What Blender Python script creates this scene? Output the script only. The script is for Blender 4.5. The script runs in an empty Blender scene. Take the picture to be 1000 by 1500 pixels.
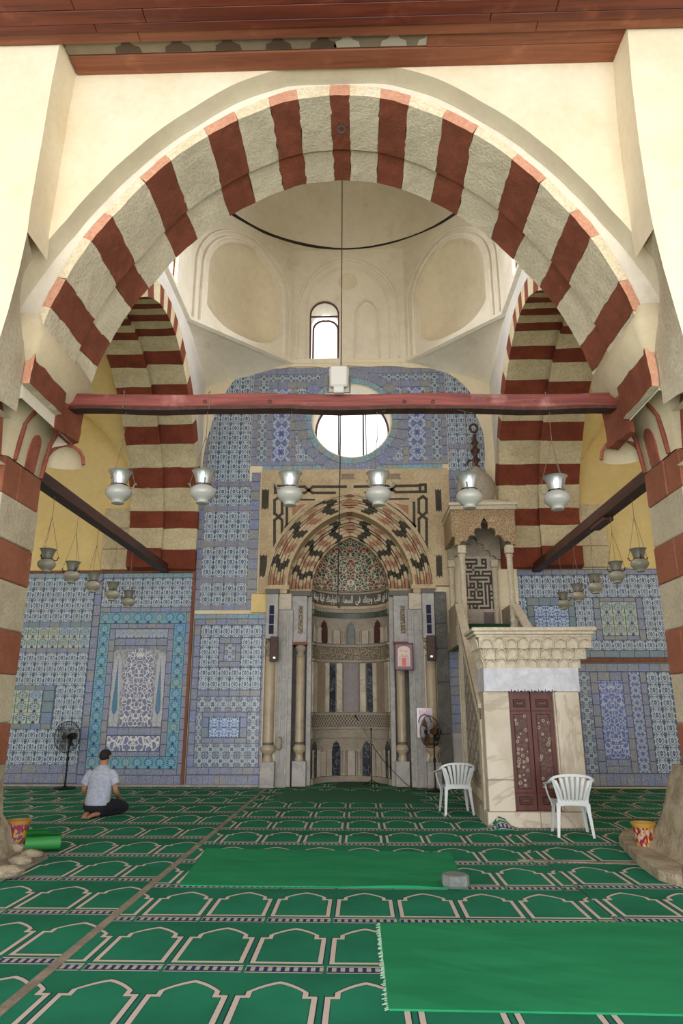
import bpy, math, random
import numpy as np
from mathutils import Vector
random.seed(7)
SC = bpy.context.scene
COL = SC.collection
PI = math.pi
# ------------------------------------------------------------------ camera, sky, lights, exposure
PITCH, YAW, EYE = math.radians(16.07), math.radians(1.6), 1.68
cam = bpy.data.cameras.new('camera')
cam.sensor_fit = 'VERTICAL'; cam.sensor_height = 36; cam.sensor_width = 24; cam.lens = 24.0
cam.clip_start = 0.05; cam.clip_end = 400
co = bpy.data.objects.new('camera', cam); COL.objects.link(co)
co.location = (0, 0, EYE); co.rotation_euler = (PI/2+PITCH, 0, YAW)
SC.camera = co
world = bpy.data.worlds.new('sky'); SC.world = world; world.use_nodes = True
wb = world.node_tree.nodes['Background']
wb.inputs[0].default_value = (0.93, 0.97, 1.0, 1); wb.inputs[1].default_value = 1.7
def area(name, loc, rot, sx, sy, power, color):
    l = bpy.data.lights.new(name, 'AREA'); l.shape = 'RECTANGLE'; l.size = sx; l.size_y = sy
    l.energy = power; l.color = color
    o = bpy.data.objects.new(name, l); COL.objects.link(o); o.location = loc; o.rotation_euler = rot
    return o
# lamps added outside the drum's side windows to brighten drum and dome
area('drum_window_right', (5.2, 12.6, 12.6), (0, math.radians(100), 0), 1.9, .85, 1700, (0.97, 0.98, 1.0))
area('drum_window_left', (-5.8, 12.6, 12.6), (0, math.radians(-100), 0), 1.9, .85, 1700, (0.97, 0.98, 1.0))
# open courtyard behind the photographer: bright sky above the far arcade and sunlit paving that throws light upwards
area('courtyard_daylight', (0, -4.5, 5.5), (math.radians(90), 0, 0), 16, 8, 470, (1.0, 0.97, 0.93))
area('courtyard_paving_bounce', (0, -3.5, 0.3), (math.radians(125), 0, 0), 14, 4, 1250, (1.0, 0.93, 0.83))
SC.view_settings.view_transform = 'Standard'; SC.view_settings.look = 'None'
SC.view_settings.exposure = 0.27; SC.view_settings.gamma = 1.0; SC.view_settings.use_curve_mapping = False
SC.cycles.max_bounces = 8; SC.cycles.diffuse_bounces = 5
SC.cycles.use_denoising = True
SC.cycles.sample_clamp_indirect = 6
# ------------------------------------------------------------------ pixel -> point helpers (1000 x 1500 frame)
_f = np.array([-math.sin(YAW)*math.cos(PITCH), math.cos(YAW)*math.cos(PITCH), math.sin(PITCH)])
_r = np.array([math.cos(YAW), math.sin(YAW), 0]); _u = np.cross(_r, _f)
def ray(x, y): return _f+_r*(x-500)/1000+_u*(750-y)/1000
def aY(x, y, Y): d = ray(x, y); return Vector(np.array([0, 0, EYE])+d*Y/d[1])
def aZ(x, y, Z=0.0): d = ray(x, y); return Vector(np.array([0, 0, EYE])+d*(Z-EYE)/d[2])
def aX(x, y, X): d = ray(x, y); return Vector(np.array([0, 0, EYE])+d*X/d[0])
def pxz(x, y, Y): p = aY(x, y, Y); return p.x, p.z
# ------------------------------------------------------------------ mesh builder
class MB:
    def __init__(s): s.v = []; s.f = []; s.m = []
    def add(s, vs, fs, mi=0):
        b = len(s.v); s.v += [tuple(p) for p in vs]; s.f += [tuple(b+i for i in f) for f in fs]; s.m += [mi]*len(fs); return s
    def box(s, x0, x1, y0, y1, z0, z1, mi=0):
        return s.add([(x0,y0,z0),(x1,y0,z0),(x1,y1,z0),(x0,y1,z0),(x0,y0,z1),(x1,y0,z1),(x1,y1,z1),(x0,y1,z1)],
                     [(0,3,2,1),(4,5,6,7),(0,1,5,4),(1,2,6,5),(2,3,7,6),(3,0,4,7)], mi)
    def bbox(s, x0, x1, y0, y1, z0, z1, b=0.01, mi=0):       # bevelled box
        b = min(b, (x1-x0)/2.5, (y1-y0)/2.5, (z1-z0)/2.5)
        X = (x0, x0+b, x1-b, x1); Y = (y0, y0+b, y1-b, y1); Z = (z0, z0+b, z1-b, z1); V = []
        def c(i): return 1 if i < 0 else 2
        idx = {}
        for sx in (-1, 1):
            for sy in (-1, 1):
                for sz in (-1, 1):
                    ex, ey, ez = (X[0] if sx < 0 else X[3]), (Y[0] if sy < 0 else Y[3]), (Z[0] if sz < 0 else Z[3])
                    ix, iy, iz = X[c(sx)], Y[c(sy)], Z[c(sz)]
                    idx[sx, sy, sz, 0] = len(V); V.append((ex, iy, iz))
                    idx[sx, sy, sz, 1] = len(V); V.append((ix, ey, iz))
                    idx[sx, sy, sz, 2] = len(V); V.append((ix, iy, ez))
        F = []
        sg = (-1, 1)
        for a in sg:
            F.append([idx[a,-1,-1,0], idx[a,1,-1,0], idx[a,1,1,0], idx[a,-1,1,0]])
            F.append([idx[-1,a,-1,1], idx[1,a,-1,1], idx[1,a,1,1], idx[-1,a,1,1]])
            F.append([idx[-1,-1,a,2], idx[1,-1,a,2], idx[1,1,a,2], idx[-1,1,a,2]])
            for c2 in sg:
                F.append([idx[a,c2,-1,0], idx[a,c2,1,0], idx[a,c2,1,1], idx[a,c2,-1,1]])
                F.append([idx[a,-1,c2,0], idx[a,1,c2,0], idx[a,1,c2,2], idx[a,-1,c2,2]])
                F.append([idx[-1,a,c2,1], idx[1,a,c2,1], idx[1,a,c2,2], idx[-1,a,c2,2]])
                for d in sg: F.append([idx[a,c2,d,0], idx[a,c2,d,1], idx[a,c2,d,2]])
        cen = Vector(((x0+x1)/2, (y0+y1)/2, (z0+z1)/2)); G = []
        for f in F:
            p = [Vector(V[i]) for i in f]; n = (p[1]-p[0]).cross(p[2]-p[0]); m = sum(p, Vector())/len(p)
            G.append(f if n.dot(m-cen) > 0 else f[::-1])
        return s.add(V, G, mi)
    def tube(s, pts, r, n=6, closed=False, mi=0, cap=True):
        P = [Vector(p) for p in pts]; N = len(P); rs = r if isinstance(r, (list, tuple)) else [r]*N
        V = []; up = None
        for i, p in enumerate(P):
            if closed: t = P[(i+1) % N]-P[i-1]
            else: t = P[min(i+1, N-1)]-P[max(i-1, 0)]
            t.normalize()
            if up is None:
                up = Vector((0, 0, 1)) if abs(t.z) < 0.9 else Vector((0, 1, 0))
            a = (up-t*up.dot(t)); a = a.normalized() if a.length > 1e-6 else t.orthogonal().normalized()
            up = a; b = t.cross(a)
            for k in range(n):
                w = 2*PI*k/n; V.append(p+(a*math.cos(w)+b*math.sin(w))*rs[i])
        F = []
        for i in range(N if closed else N-1):
            j = (i+1) % N
            for k in range(n): F.append((i*n+k, i*n+(k+1) % n, j*n+(k+1) % n, j*n+k))
        if not closed and cap: F += [tuple(range(n))[::-1], tuple((N-1)*n+k for k in range(n))]
        return s.add(V, F, mi)
    def lathe(s, prof, c=(0, 0, 0), n=16, mi=0, a0=0, a1=2*PI, sx=1, sy=1):
        full = abs(a1-a0-2*PI) < 1e-6; k = n if full else n+1; V = []
        for r, z in prof:
            for i in range(k):
                w = a0+(a1-a0)*i/n; V.append((c[0]+r*math.cos(w)*sx, c[1]+r*math.sin(w)*sy, c[2]+z))
        F = []
        for j in range(len(prof)-1):
            for i in range(n):
                q = (i+1) % k; F.append((j*k+i, j*k+q, (j+1)*k+q, (j+1)*k+i))
        if full:
            if prof[0][0] > 1e-4: F.append(tuple(range(k))[::-1])
            if prof[-1][0] > 1e-4: F.append(tuple((len(prof)-1)*k+i for i in range(k)))
        return s.add(V, F, mi)
    def prism(s, poly, fn, d0, d1, mi=0, side=None):         # polygon (u,w) extruded along d; fn(u,w,d) -> point
        n = len(poly); V = [fn(u, w, d0) for u, w in poly]+[fn(u, w, d1) for u, w in poly]
        s.add(V, [tuple(range(n)), tuple(range(2*n-1, n-1, -1))], mi)
        b = len(s.v)-2*n
        for i in range(n):
            j = (i+1) % n; s.f.append((b+i, b+n+i, b+n+j, b+j)); s.m.append(mi if side is None else side)
        return s
    def grid(s, P, mi=0, closed=False):
        R, C = len(P), len(P[0]); V = [p for row in P for p in row]; F = []
        for i in range(R-1):
            for j in range(C if closed else C-1):
                q = (j+1) % C; F.append((i*C+j, i*C+q, (i+1)*C+q, (i+1)*C+j))
        return s.add(V, F, mi)
def mesh(name, mb, mats, smooth=False):
    me = bpy.data.meshes.new(name); me.from_pydata(mb.v, [], mb.f)
    for m in (mats if isinstance(mats, (list, tuple)) else [mats]): me.materials.append(m)
    if any(mb.m): me.polygons.foreach_set('material_index', mb.m)
    me.validate(); me.update()
    if smooth:
        me.polygons.foreach_set('use_smooth', [True]*len(me.polygons))
        try: me.set_sharp_from_angle(angle=math.radians(50 if smooth is True else smooth))
        except Exception: pass
    return me
def wloc(o):
    v = Vector((0, 0, 0))
    while o is not None: v += o.location; o = o.parent
    return v
def obj(name, mb, mats, parent=None, smooth=False, local=False, fix=True, **kw):
    if parent is not None and not local:
        w = wloc(parent); mb.v = [(p[0]-w.x, p[1]-w.y, p[2]-w.z) for p in mb.v]
    me = mesh(name, mb, mats, smooth)
    if fix:
        import bmesh
        bm = bmesh.new(); bm.from_mesh(me); bmesh.ops.recalc_face_normals(bm, faces=bm.faces); bm.to_mesh(me); bm.free()
    o = bpy.data.objects.new(name, me); COL.objects.link(o)
    if parent is not None: o.parent = parent
    for k, v in kw.items(): o[k] = v
    return o
def struct(name, mb, mats, smooth=False, fix=True, **kw): return obj(name, mb, mats, smooth=smooth, fix=fix, kind='structure', **kw)
def thing(name, label, cat, loc=(0, 0, 0), group=None, rz=0):
    o = bpy.data.objects.new(name, None); COL.objects.link(o); o.location = loc; o.rotation_euler = (0, 0, rz)
    o.empty_display_size = .1; o['label'] = label; o['category'] = cat
    if group: o['group'] = group
    return o
def inst(name, me, parent, loc, scale=(1, 1, 1), rot=None, **kw):
    o = bpy.data.objects.new(name, me); COL.objects.link(o); o.parent = parent
    if parent is not None: loc = Vector(loc)-wloc(parent)
    o.location = loc; o.scale = scale
    if rot: o.rotation_euler = rot
    for k, v in kw.items(): o[k] = v
    return o
def copy_tree(src, loc, rz=None, label=None, parent=None):
    c = src.copy(); COL.objects.link(c); c.location = loc
    if rz is not None: c.rotation_euler = (0, 0, rz)
    if parent is not None: c.parent = parent
    if label: c['label'] = label
    for ch in list(src.children):
        copy_tree(ch, ch.location, parent=c)
    return c
# ------------------------------------------------------------------ tiny shader language
NT = None
def lin(c):
    if isinstance(c, str): c = tuple(int(c[i:i+2], 16)/255 for i in (0, 2, 4))
    return tuple(x/12.92 if x <= .04045 else ((x+.055)/1.055)**2.4 for x in c[:3])+(1.0,)
class S:
    def __init__(s, o): s.o = o
    def __add__(a, b): return M('ADD', a, b)
    __radd__ = __add__
    def __sub__(a, b): return M('SUBTRACT', a, b)
    def __rsub__(a, b): return M('SUBTRACT', b, a)
    def __mul__(a, b): return M('MULTIPLY', a, b)
    __rmul__ = __mul__
    def __truediv__(a, b): return M('DIVIDE', a, b)
    def __lt__(a, b): return M('LESS_THAN', a, b)
    def __gt__(a, b): return M('GREATER_THAN', a, b)
    def __neg__(a): return M('MULTIPLY', a, -1.0)
def _set(n, i, v):
    if isinstance(v, S): NT.links.new(v.o, n.inputs[i])
    else: n.inputs[i].default_value = v
def M(op, a, b=None, c=None):
    n = NT.nodes.new('ShaderNodeMath'); n.operation = op; _set(n, 0, a)
    if b is not None: _set(n, 1, b)
    if c is not None: _set(n, 2, c)
    return S(n.outputs[0])
def ab(a): return M('ABSOLUTE', a)
def mn(a, b): return M('MINIMUM', a, b)
def mx(a, b): return M('MAXIMUM', a, b)
def fr(a): return M('FRACT', a)
def sn(a): return M('SINE', a)
def cs(a): return M('COSINE', a)
def sq(a): return M('MULTIPLY', a, a)
def ss(a, b, x):
    n = NT.nodes.new('ShaderNodeMapRange'); n.interpolation_type = 'SMOOTHSTEP'; n.clamp = True
    _set(n, 0, x); _set(n, 1, a); _set(n, 2, b); return S(n.outputs[0])
def mixc(f, a, b, mode='MIX'):
    n = NT.nodes.new('ShaderNodeMix'); n.data_type = 'RGBA'; n.blend_type = mode
    ff = [i for i in n.inputs if i.name == 'Factor' and i.type == 'VALUE'][0]
    A = [i for i in n.inputs if i.name == 'A' and i.type == 'RGBA'][0]; B = [i for i in n.inputs if i.name == 'B' and i.type == 'RGBA'][0]
    for sock, v in ((ff, f), (A, a), (B, b)):
        if isinstance(v, S): NT.links.new(v.o, sock)
        else: sock.default_value = lin(v) if isinstance(v, (str, tuple)) and sock.type == 'RGBA' else v
    return S([o for o in n.outputs if o.type == 'RGBA'][0])
def coord(kind='Object'):
    n = NT.nodes.new('ShaderNodeTexCoord'); s = NT.nodes.new('ShaderNodeSeparateXYZ')
    NT.links.new(n.outputs[kind], s.inputs[0]); return S(s.outputs[0]), S(s.outputs[1]), S(s.outputs[2])
def wpos():
    n = NT.nodes.new('ShaderNodeNewGeometry'); s = NT.nodes.new('ShaderNodeSeparateXYZ')
    NT.links.new(n.outputs['Position'], s.inputs[0]); return S(s.outputs[0]), S(s.outputs[1]), S(s.outputs[2])
def vec(x, y, z=0.0):
    n = NT.nodes.new('ShaderNodeCombineXYZ'); _set(n, 0, x); _set(n, 1, y); _set(n, 2, z); return S(n.outputs[0])
def noise(v, scale, detail=2, rough=.5, dist=0.0):
    n = NT.nodes.new('ShaderNodeTexNoise'); 
    if v is not None: _set(n, 0, v)
    n.inputs['Scale'].default_value = scale; n.inputs['Detail'].default_value = detail
    n.inputs['Roughness'].default_value = rough; n.inputs['Distortion'].default_value = dist
    return S(n.outputs[0])
def voro(v, scale, feature='F1', out='Distance', dim='3D'):
    n = NT.nodes.new('ShaderNodeTexVoronoi'); n.voronoi_dimensions = dim; n.feature = feature
    if v is not None: _set(n, 'Vector', v)
    n.inputs['Scale'].default_value = scale
    return S(n.outputs[out])
def rnd():
    n = NT.nodes.new('ShaderNodeObjectInfo'); return S(n.outputs['Random'])
def begin(name):
    global NT
    m = bpy.data.materials.new(name); m.use_nodes = True; NT = m.node_tree; m['_n'] = 1; return m
def finish(m, color, rough=.7, bump=None, strength=.3, dist=.01, metal=0.0, spec=.4, trans=0.0, emit=None, alpha=None):
    b = NT.nodes['Principled BSDF']
    if isinstance(color, S): NT.links.new(color.o, b.inputs['Base Color'])
    else: b.inputs['Base Color'].default_value = lin(color)
    _set(b, 'Roughness', rough); b.inputs['Metallic'].default_value = metal
    b.inputs['Specular IOR Level'].default_value = spec
    b.inputs['Transmission Weight'].default_value = trans
    if alpha is not None: _set(b, 'Alpha', alpha)
    if emit: b.inputs['Emission Color'].default_value = lin(emit[0]); b.inputs['Emission Strength'].default_value = emit[1]
    if bump is not None:
        n = NT.nodes.new('ShaderNodeBump'); n.inputs['Strength'].default_value = strength; n.inputs['Distance'].default_value = dist
        NT.links.new(bump.o, n.inputs['Height']); NT.links.new(n.outputs[0], b.inputs['Normal'])
    return m
def V3():
    x, y, z = wpos(); return vec(x, y, z)
def stone(name, c1, c2, c3=None, scale=1.2, fine=14, bump=.5, dist=.02, rough=.85, objrand=.0, c3amt=.5, mott=.3):
    m = begin(name); p = V3()
    n1 = noise(p, scale, 5, .6); n2 = noise(p, fine, 4, .65)
    c = mixc(ss(.35, .65, n1), c1, c2)
    if c3: c = mixc(ss(.55, .75, noise(p, scale*2.7, 6, .7))*c3amt, c, c3)
    c = mixc(mott, c, mixc(ss(.3, .7, n2), (.45, .43, .4), (1., 1., 1.)), 'MULTIPLY')
    c = mixc(ss(.62, .72, noise(p, fine*1.7, 3, .7))*(mott*.8), c, c2 if not c3 else c3)
    if objrand: c = mixc(rnd()*objrand, c, c2)
    return finish(m, c, rough, bump=n2+n1*.5, strength=bump, dist=dist)
M_cream = stone('cream_plaster', 'ece0c4', 'e4d5b4', 'd8c6a0', scale=.7, fine=9, bump=.25, dist=.01, c3amt=.4, mott=.08)
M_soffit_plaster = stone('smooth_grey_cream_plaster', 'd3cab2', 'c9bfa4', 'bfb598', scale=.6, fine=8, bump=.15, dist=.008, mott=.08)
M_limestone = stone('tan_limestone', 'd8ceb6', 'c8bca3', 'b4a890', scale=1.5, fine=22, bump=.7, dist=.02)
M_cream_st = stone('cream_ashlar', 'e0d4b8', 'cdc2a8', 'd6c193', scale=1.6, fine=26, bump=.9, dist=.022, objrand=.35)
M_red_st = stone('red_painted_ashlar', '8c4c35', '753f2a', 'a4684c', scale=2.5, fine=30, bump=.7, dist=.015, objrand=.3)
M_red_edge = stone('pale_pink_painted_edge', 'dca588', 'd2977a', 'e0b79c', scale=2.5, fine=26, bump=.6, dist=.015)
M_cream_edge = stone('pale_cream_painted_edge', 'ede0c2', 'e4d3ae', 'd8c8a4', scale=2.5, fine=26, bump=.6, dist=.015)
M_sred = stone('oxide_red_band_paint', '84402a', '733521', '5f2b1b', scale=2.2, fine=22, bump=.4, dist=.01)
M_scream = stone('buff_band_stone', 'd6c7a4', 'c3b491', 'dfd0ae', scale=1.5, fine=16, bump=.4, dist=.012)
M_pier_red = stone('weathered_red_block', 'a2664e', '935941', 'b47e63', scale=2., fine=28, bump=.6, dist=.015, objrand=.4)
M_pier_cream = stone('weathered_cream_block', 'd2c6ae', 'bfb299', 'ded3bc', scale=2., fine=24, bump=.9, dist=.02, objrand=.4)
M_rubble = stone('crumbled_plaster_rubble', 'bfb39b', '9c8f78', '7d705c', scale=4, fine=24, bump=1, dist=.04)
M_yellow = stone('ochre_plaster', 'e6cf93', 'dfc585', 'd6bb7c', scale=.6, fine=7, bump=.2, dist=.01, mott=.08)
M_dome = stone('stained_beige_plaster', 'ebe3d2', 'ddd4c1', 'c9bca5', scale=.45, fine=6, bump=.2, dist=.01, c3amt=.6, mott=.08)
M_niche = stone('yellowed_niche_plaster', 'e6dcc4', 'ddd2b8', 'cbbc9e', scale=.6, fine=6, bump=.2, dist=.01, mott=.08)
M_lilac = stone('whitewashed_plaster', 'd6d0c8', 'cbc5bf', 'dfdad2', scale=1.2, fine=10, bump=.4, dist=.015, mott=.08)
M_redline = stone('red_painted_moulding', 'a4604c', '93503f', None, scale=4, fine=30, bump=.4, dist=.01)
M_dark_joint = stone('dark_crack', '3b2c22', '2c2019', None, scale=4, fine=30)
def wood(name, c1, c2, c3, axis=0, scale=1.0, rough=.5, bump=.3):
    m = begin(name); x, y, z = wpos()
    a = [x, y, z]; st = [a[i]*(.35 if i == axis else 6.0) for i in range(3)]
    v = vec(*st); n1 = noise(v, 1.6*scale, 5, .6, .6); n2 = noise(v, 7*scale, 4, .6)
    c = mixc(ss(.35, .65, n1), c1, c2); c = mixc(ss(.55, .8, noise(vec(x, y, z), 2.2, 4, .6)), c, c3)
    c = mixc(ss(.5, .7, n2)*.4, c, mixc(.5, c2, (.1, .05, .03)))
    return finish(m, c, rough, bump=n2, strength=bump, dist=.008)
M_beam = wood('red_stained_tie_wood', '8c4840', '632f29', 'a8746c', 0, 1, .45)
M_plank = wood('red_brown_ceiling_wood', '6e3422', '552517', '84452c', 0, .8, .5)
M_plank2 = wood('brown_ceiling_wood', '875036', '74412b', '9a6244', 0, .8, .6)
M_darkbeam = wood('dark_brown_beam_wood', '4a2c20', '38211a', '5a3828', 1, .8, .55)
M_door = wood('dark_red_door_wood', '5e2b25', '4c211d', '6b342b', 2, 1.2, .45)
M_trimwood = wood('brown_trim_wood', '8a5236', '74422a', '9a6446', 2, 1.2, .6)
M_winwood = wood('window_frame_wood', '6a4238', '553329', '7a5040', 2, 1.2, .6)
def marble(name, c1, c2, c3, scale=1.2, rough=.45, vein=.5, bump=.1):
    m = begin(name); p = V3()
    w = noise(p, scale, 6, .65, 1.6); v = ab(noise(p, scale*.8, 5, .6, 2.2)-.5)
    c = mixc(ss(.35, .65, w), c1, c2); c = mixc((1.0-ss(0.0, .035, v))*vein, c, c3)
    return finish(m, c, rough, bump=noise(p, 18, 3, .6), strength=bump, dist=.004)
M_marble = marble('honey_white_marble', 'c5bcac', 'b3a794', '8f806d', .7)
M_marble_grey = marble('grey_veined_marble', 'a9a5a0', '98948f', '78757a', 1.4)
M_marble_blue = marble('bluish_white_marble', 'aeaaa6', '9c9996', '85838a', 1.2)
M_slab = marble('dark_slate_slab', '57544f', '474541', '7a746a', 2.2, .5, .35)
M_dark_marble = marble('navy_black_marble', '2c313c', '23272f', '8f949c', 3.5, .3, .55)
M_purple = marble('porphyry_purple_marble', '6b5c5a', '5d5050', '83746f', 5, .35, .3)
M_brownmarble = marble('brown_rose_marble', '90806f', '83725f', '6b5b4c', 4, .4, .3)
M_green_marble = marble('dark_green_marble', '4c574e', '3e4941', '77827a', 5, .35, .4)
M_redmarble = marble('dark_red_marble', '4e2c28', '402320', '6a4a44', 5, .35, .3)
M_column = marble('buff_marble_column', 'b5a58c', 'a4957f', '8a7a66', .8, .3, .25)
M_carved = stone('carved_buff_stone', 'b0a594', 'a29787', '918574', scale=3, fine=34, bump=1, dist=.02)
M_minb = stone('pale_buff_stone', 'd2c7b2', 'c6baa4', 'b9ac95', scale=1.5, fine=18, bump=.4, dist=.01)
M_white = stone('fresh_white_paint', 'd0d1d8', 'c9cbd4', None, scale=1, fine=8, bump=.1, dist=.005)
M_mos_cream = stone('inlay_cream_stone', 'cbb797', 'bba685', 'ad9673', scale=2.5, fine=26, bump=.4, dist=.008)
M_mos_black = stone('inlay_black_stone', '4b463c', '3f3b32', '5b554a', scale=4, fine=30, bump=.3, dist=.008)
M_mos_pink = stone('inlay_rose_stone', 'ad8368', 'a07760', 'bd967c', scale=4, fine=30, bump=.3, dist=.008)
M_capst = stone('muqarnas_plaster', 'd2c4a6', 'c6b797', 'b9aa8a', scale=1.4, fine=12, bump=.4, dist=.015, mott=.08)
def plain(name, c, rough=.5, metal=0.0, spec=.5, **k):
    m = begin(name); return finish(m, c, rough, metal=metal, spec=spec, **k)
M_glass = begin('frosted_lamp_glass'); finish(M_glass, '9d9d96', .25, spec=.6)
M_glass2 = begin('dusty_lamp_glass'); finish(M_glass2, '8f8a7a', .35, spec=.5)
M_tin = plain('tin_lamp_collar', 'b9bcbc', .28, .75)
M_tin2 = plain('dull_lamp_collar', '77756a', .45, .3)
M_blackmetal = plain('blackened_metal', '1b1a19', .45, .6)
M_iron = plain('rusty_iron_bar', '4a3c38', .7, .2)
M_rope = plain('grey_cord', '6f6355', .9)
M_plastic = begin('white_plastic'); finish(M_plastic, 'c3c8ca', .35)
M_black = plain('black_plastic', '18181a', .5)
M_skin = plain('skin', 'a4745a', .6)
M_hair = plain('black_hair', '15110f', .8)
M_shirt = stone('pale_blue_grey_cotton', 'b4bacb', 'aab1c4', None, scale=3, fine=20, bump=.25, dist=.01)
M_trouser = plain('navy_cloth', '14151f', .9)
M_frame = plain('dark_purple_frame', '3a222a', .4)
M_floodgrey = plain('pale_grey_metal_case', 'b9b6ae', .5)
# ------------------------------------------------------------------ glazed tile patterns (local 0..1 over each tile)
WHT, BLU, DBL, TEA, LAV, GRN = 'd3dadb', '54709c', '1c3770', '4b8ba3', '747a98', '7fa19b'
def tile_base(name):
    m = begin(name); u, y, v = coord('Object'); return m, u, v, rnd()
def tile_end(m, c, r, u, v, tint=.35, shades=('8d8f86', 'a5a8c4'), joint=True):
    c = mixc(ss(.0, .45, .45-r)*tint, c, mixc(.5, c, shades[0])); c = mixc(ss(.75, 1., r)*tint, c, mixc(.5, c, shades[1]))
    return finish(m, c, .32, bump=noise(vec(u, v, r*9.0), 3., 2), strength=.15, dist=.004, spec=.5)
def t_ogee(name, small=True, wh=WHT, ground='3d5a86', med=DBL):
    m, u, v, r = tile_base(name); a = ab(u-.5); b = v-.5
    wv = cs(v*(2*PI)+PI)                                          # 1 at the tile's middle, -1 at top and bottom
    c = mixc(ss(.05, .09, voro(vec(a, v, 0.0), 6.5, 'DISTANCE_TO_EDGE')), mixc(.45, wh, ground), ground)
    lat = ab(a-(.25+.21*wv))                                      # ogee lattice, closing above and below each medallion
    c = mixc(1.0-ss(.05, .075, lat), c, wh); c = mixc(1.0-ss(.012, .025, lat), c, '5d7f8c')
    lf = ab(a-(.40+.10*wv)); c = mixc((1.0-ss(.02, .035, lf))*.8, c, wh)
    d = sq(a/.14)+sq((b-.02)/.24)+a*ab(b)*9.0; c = mixc(1.0-ss(1.5, 1.9, d), c, wh); c = mixc(1.0-ss(.8, 1.0, d), c, mixc(ss(.2, .9, r), med, '3f5a70'))
    c = mixc(1.0-ss(.1, .18, d), c, '7d92b5')
    e = sq((.5-a)/.10)+sq((b+.06)/.2); c = mixc(1.0-ss(1.6, 2.0, e), c, wh); c = mixc(1.0-ss(.8, 1.0, e), c, '476f7d')
    return tile_end(m, c, r, u, v)
def t_border(name, c1=LAV, c2='606e94', sp='b9bac6'):
    m, u, v, r = tile_base(name)
    q = voro(vec(u+r*7.0, v*1.0, r), 6.5, 'DISTANCE_TO_EDGE'); q2 = voro(vec(u+r*3.0, v, r+4.0), 17., 'F1')
    c = mixc(ss(.3, .7, noise(vec(u, v, r*20.0), 4., 2)), c1, mixc(ss(.35, .65, r), c2, '68778c'))
    c = mixc(ss(.86, .93, r)*.6, c, '4a64ac'); c = mixc(ss(.25, .12, r)*.8, c, '7d7f78')
    c = mixc((1.0-ss(.04, .09, q))*.7, c, sp); c = mixc((1.0-ss(.25, .32, q2))*.6, c, '8a6f86' if c1 == LAV else sp)
    c = mixc((ss(.42, .47, ab(v-.5)))*.5, c, '46537a')
    return tile_end(m, c, r, u, v, .3)
def t_palm(name, ground, dots, mid, edge):
    m, u, v, r = tile_base(name); x = u-.5; y = v-.54; rr = M('SQRT', sq(x)+sq(y)); th = M('ARCTAN2', y, x)
    q = voro(vec(ab(x), v, 0.0), 8., 'DISTANCE_TO_EDGE')
    c = mixc(ss(.05, .09, q), ground, mixc(.45, ground, mid))
    c = mixc(1.0-ss(.37, .39, rr), c, mixc(.6, ground, mid)); c = mixc(1.0-ss(.022, .035, ab(rr-.4)), c, mixc(.5, ground, dots))
    c = mixc(mn(1.0-ss(.06, .075, ab(rr-.31)), mn(ss(.0, .3, cs(th*11.0)), (y > -.26))), c, dots)
    c = mixc(1.0-ss(.17, .19, rr), c, mixc(.3, mid, 'd0d8dc')); c = mixc(mn(1.0-ss(.14, .16, rr), ss(.0, .4, cs(th*5.0+1.57))), c, dots)
    s = mn(1.0-ss(.02, .05, ab(x)-(.34-v)*.35), (v < .26)); c = mixc(s, c, dots)
    c = mixc(mn(1.0-ss(.03, .05, mn(u, 1.0-u)), (v < .75)), c, edge)
    return tile_end(m, c, r, u, v, .5, ('a5a37c', '6c93d6'))
def t_dense(name, ground='3f5580', wh='c6cdcd', core='2f6277', sc=5.0, z=0.0):
    m, u, v, r = tile_base(name); a = ab(u-.5); b = ab(v-.5); A = mx(a, b); B = mn(a, b)
    q = voro(vec(A, B, z), sc, 'DISTANCE_TO_EDGE'); q2 = voro(vec(A, B, z+5), sc*1.9, 'DISTANCE_TO_EDGE')
    c = mixc(ss(.05, .1, q), wh, ground); c = mixc((1.0-ss(.03, .07, q2))*.5, c, wh)
    d = M('SQRT', sq(a)+sq(b)); th = M('ARCTAN2', B, A)
    c = mixc(1.0-ss(.02, .035, ab(d-(.22+.05*cs(th*8.0)))), c, wh); c = mixc(1.0-ss(.13, .16, d+.06*cs(th*8.0)), c, core)
    return tile_end(m, c, r, u, v)
def t_bold(name, ground='3c62b0', wh='b9cbe4'):
    m, u, v, r = tile_base(name); a = ab(u-.5)
    q = voro(vec(a*1.2, v, 2.0), 4.2, 'DISTANCE_TO_EDGE'); q2 = voro(vec(a, v, 6.0), 9., 'DISTANCE_TO_EDGE')
    c = mixc(ss(.08, .14, q), wh, mixc(ss(.3, .7, v), ground, '2d5594')); c = mixc((1.0-ss(.04, .08, q2))*.4, c, wh)
    return tile_end(m, c, r, u, v, .3)
def t_flower(name, ground='6f7391', wh='d5d3cf', sc=2.6, aspect=1.0, cen=.5):          # large arabesque panel, symmetric
    m, u, v, r = tile_base(name); a = ab(u-cen); w = v*aspect
    n = noise(vec(a, w, 0.0), 3.2, 2)*.16
    q = voro(vec(a*1.0+n, w+n, 0.0), sc*3.2, 'DISTANCE_TO_EDGE'); f = voro(vec(a+n, w-n, 4.0), sc*1.9, 'F1')
    c = mixc(ss(.05, .1, q), wh, ground); c = mixc(1.0-ss(.2, .24, f), c, wh); c = mixc(1.0-ss(.13, .17, f), c, mixc(.6, ground, '343f86')); c = mixc(1.0-ss(.05, .07, f), c, 'c2bfc6')
    return tile_end(m, c, r, u, v, .15)
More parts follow.
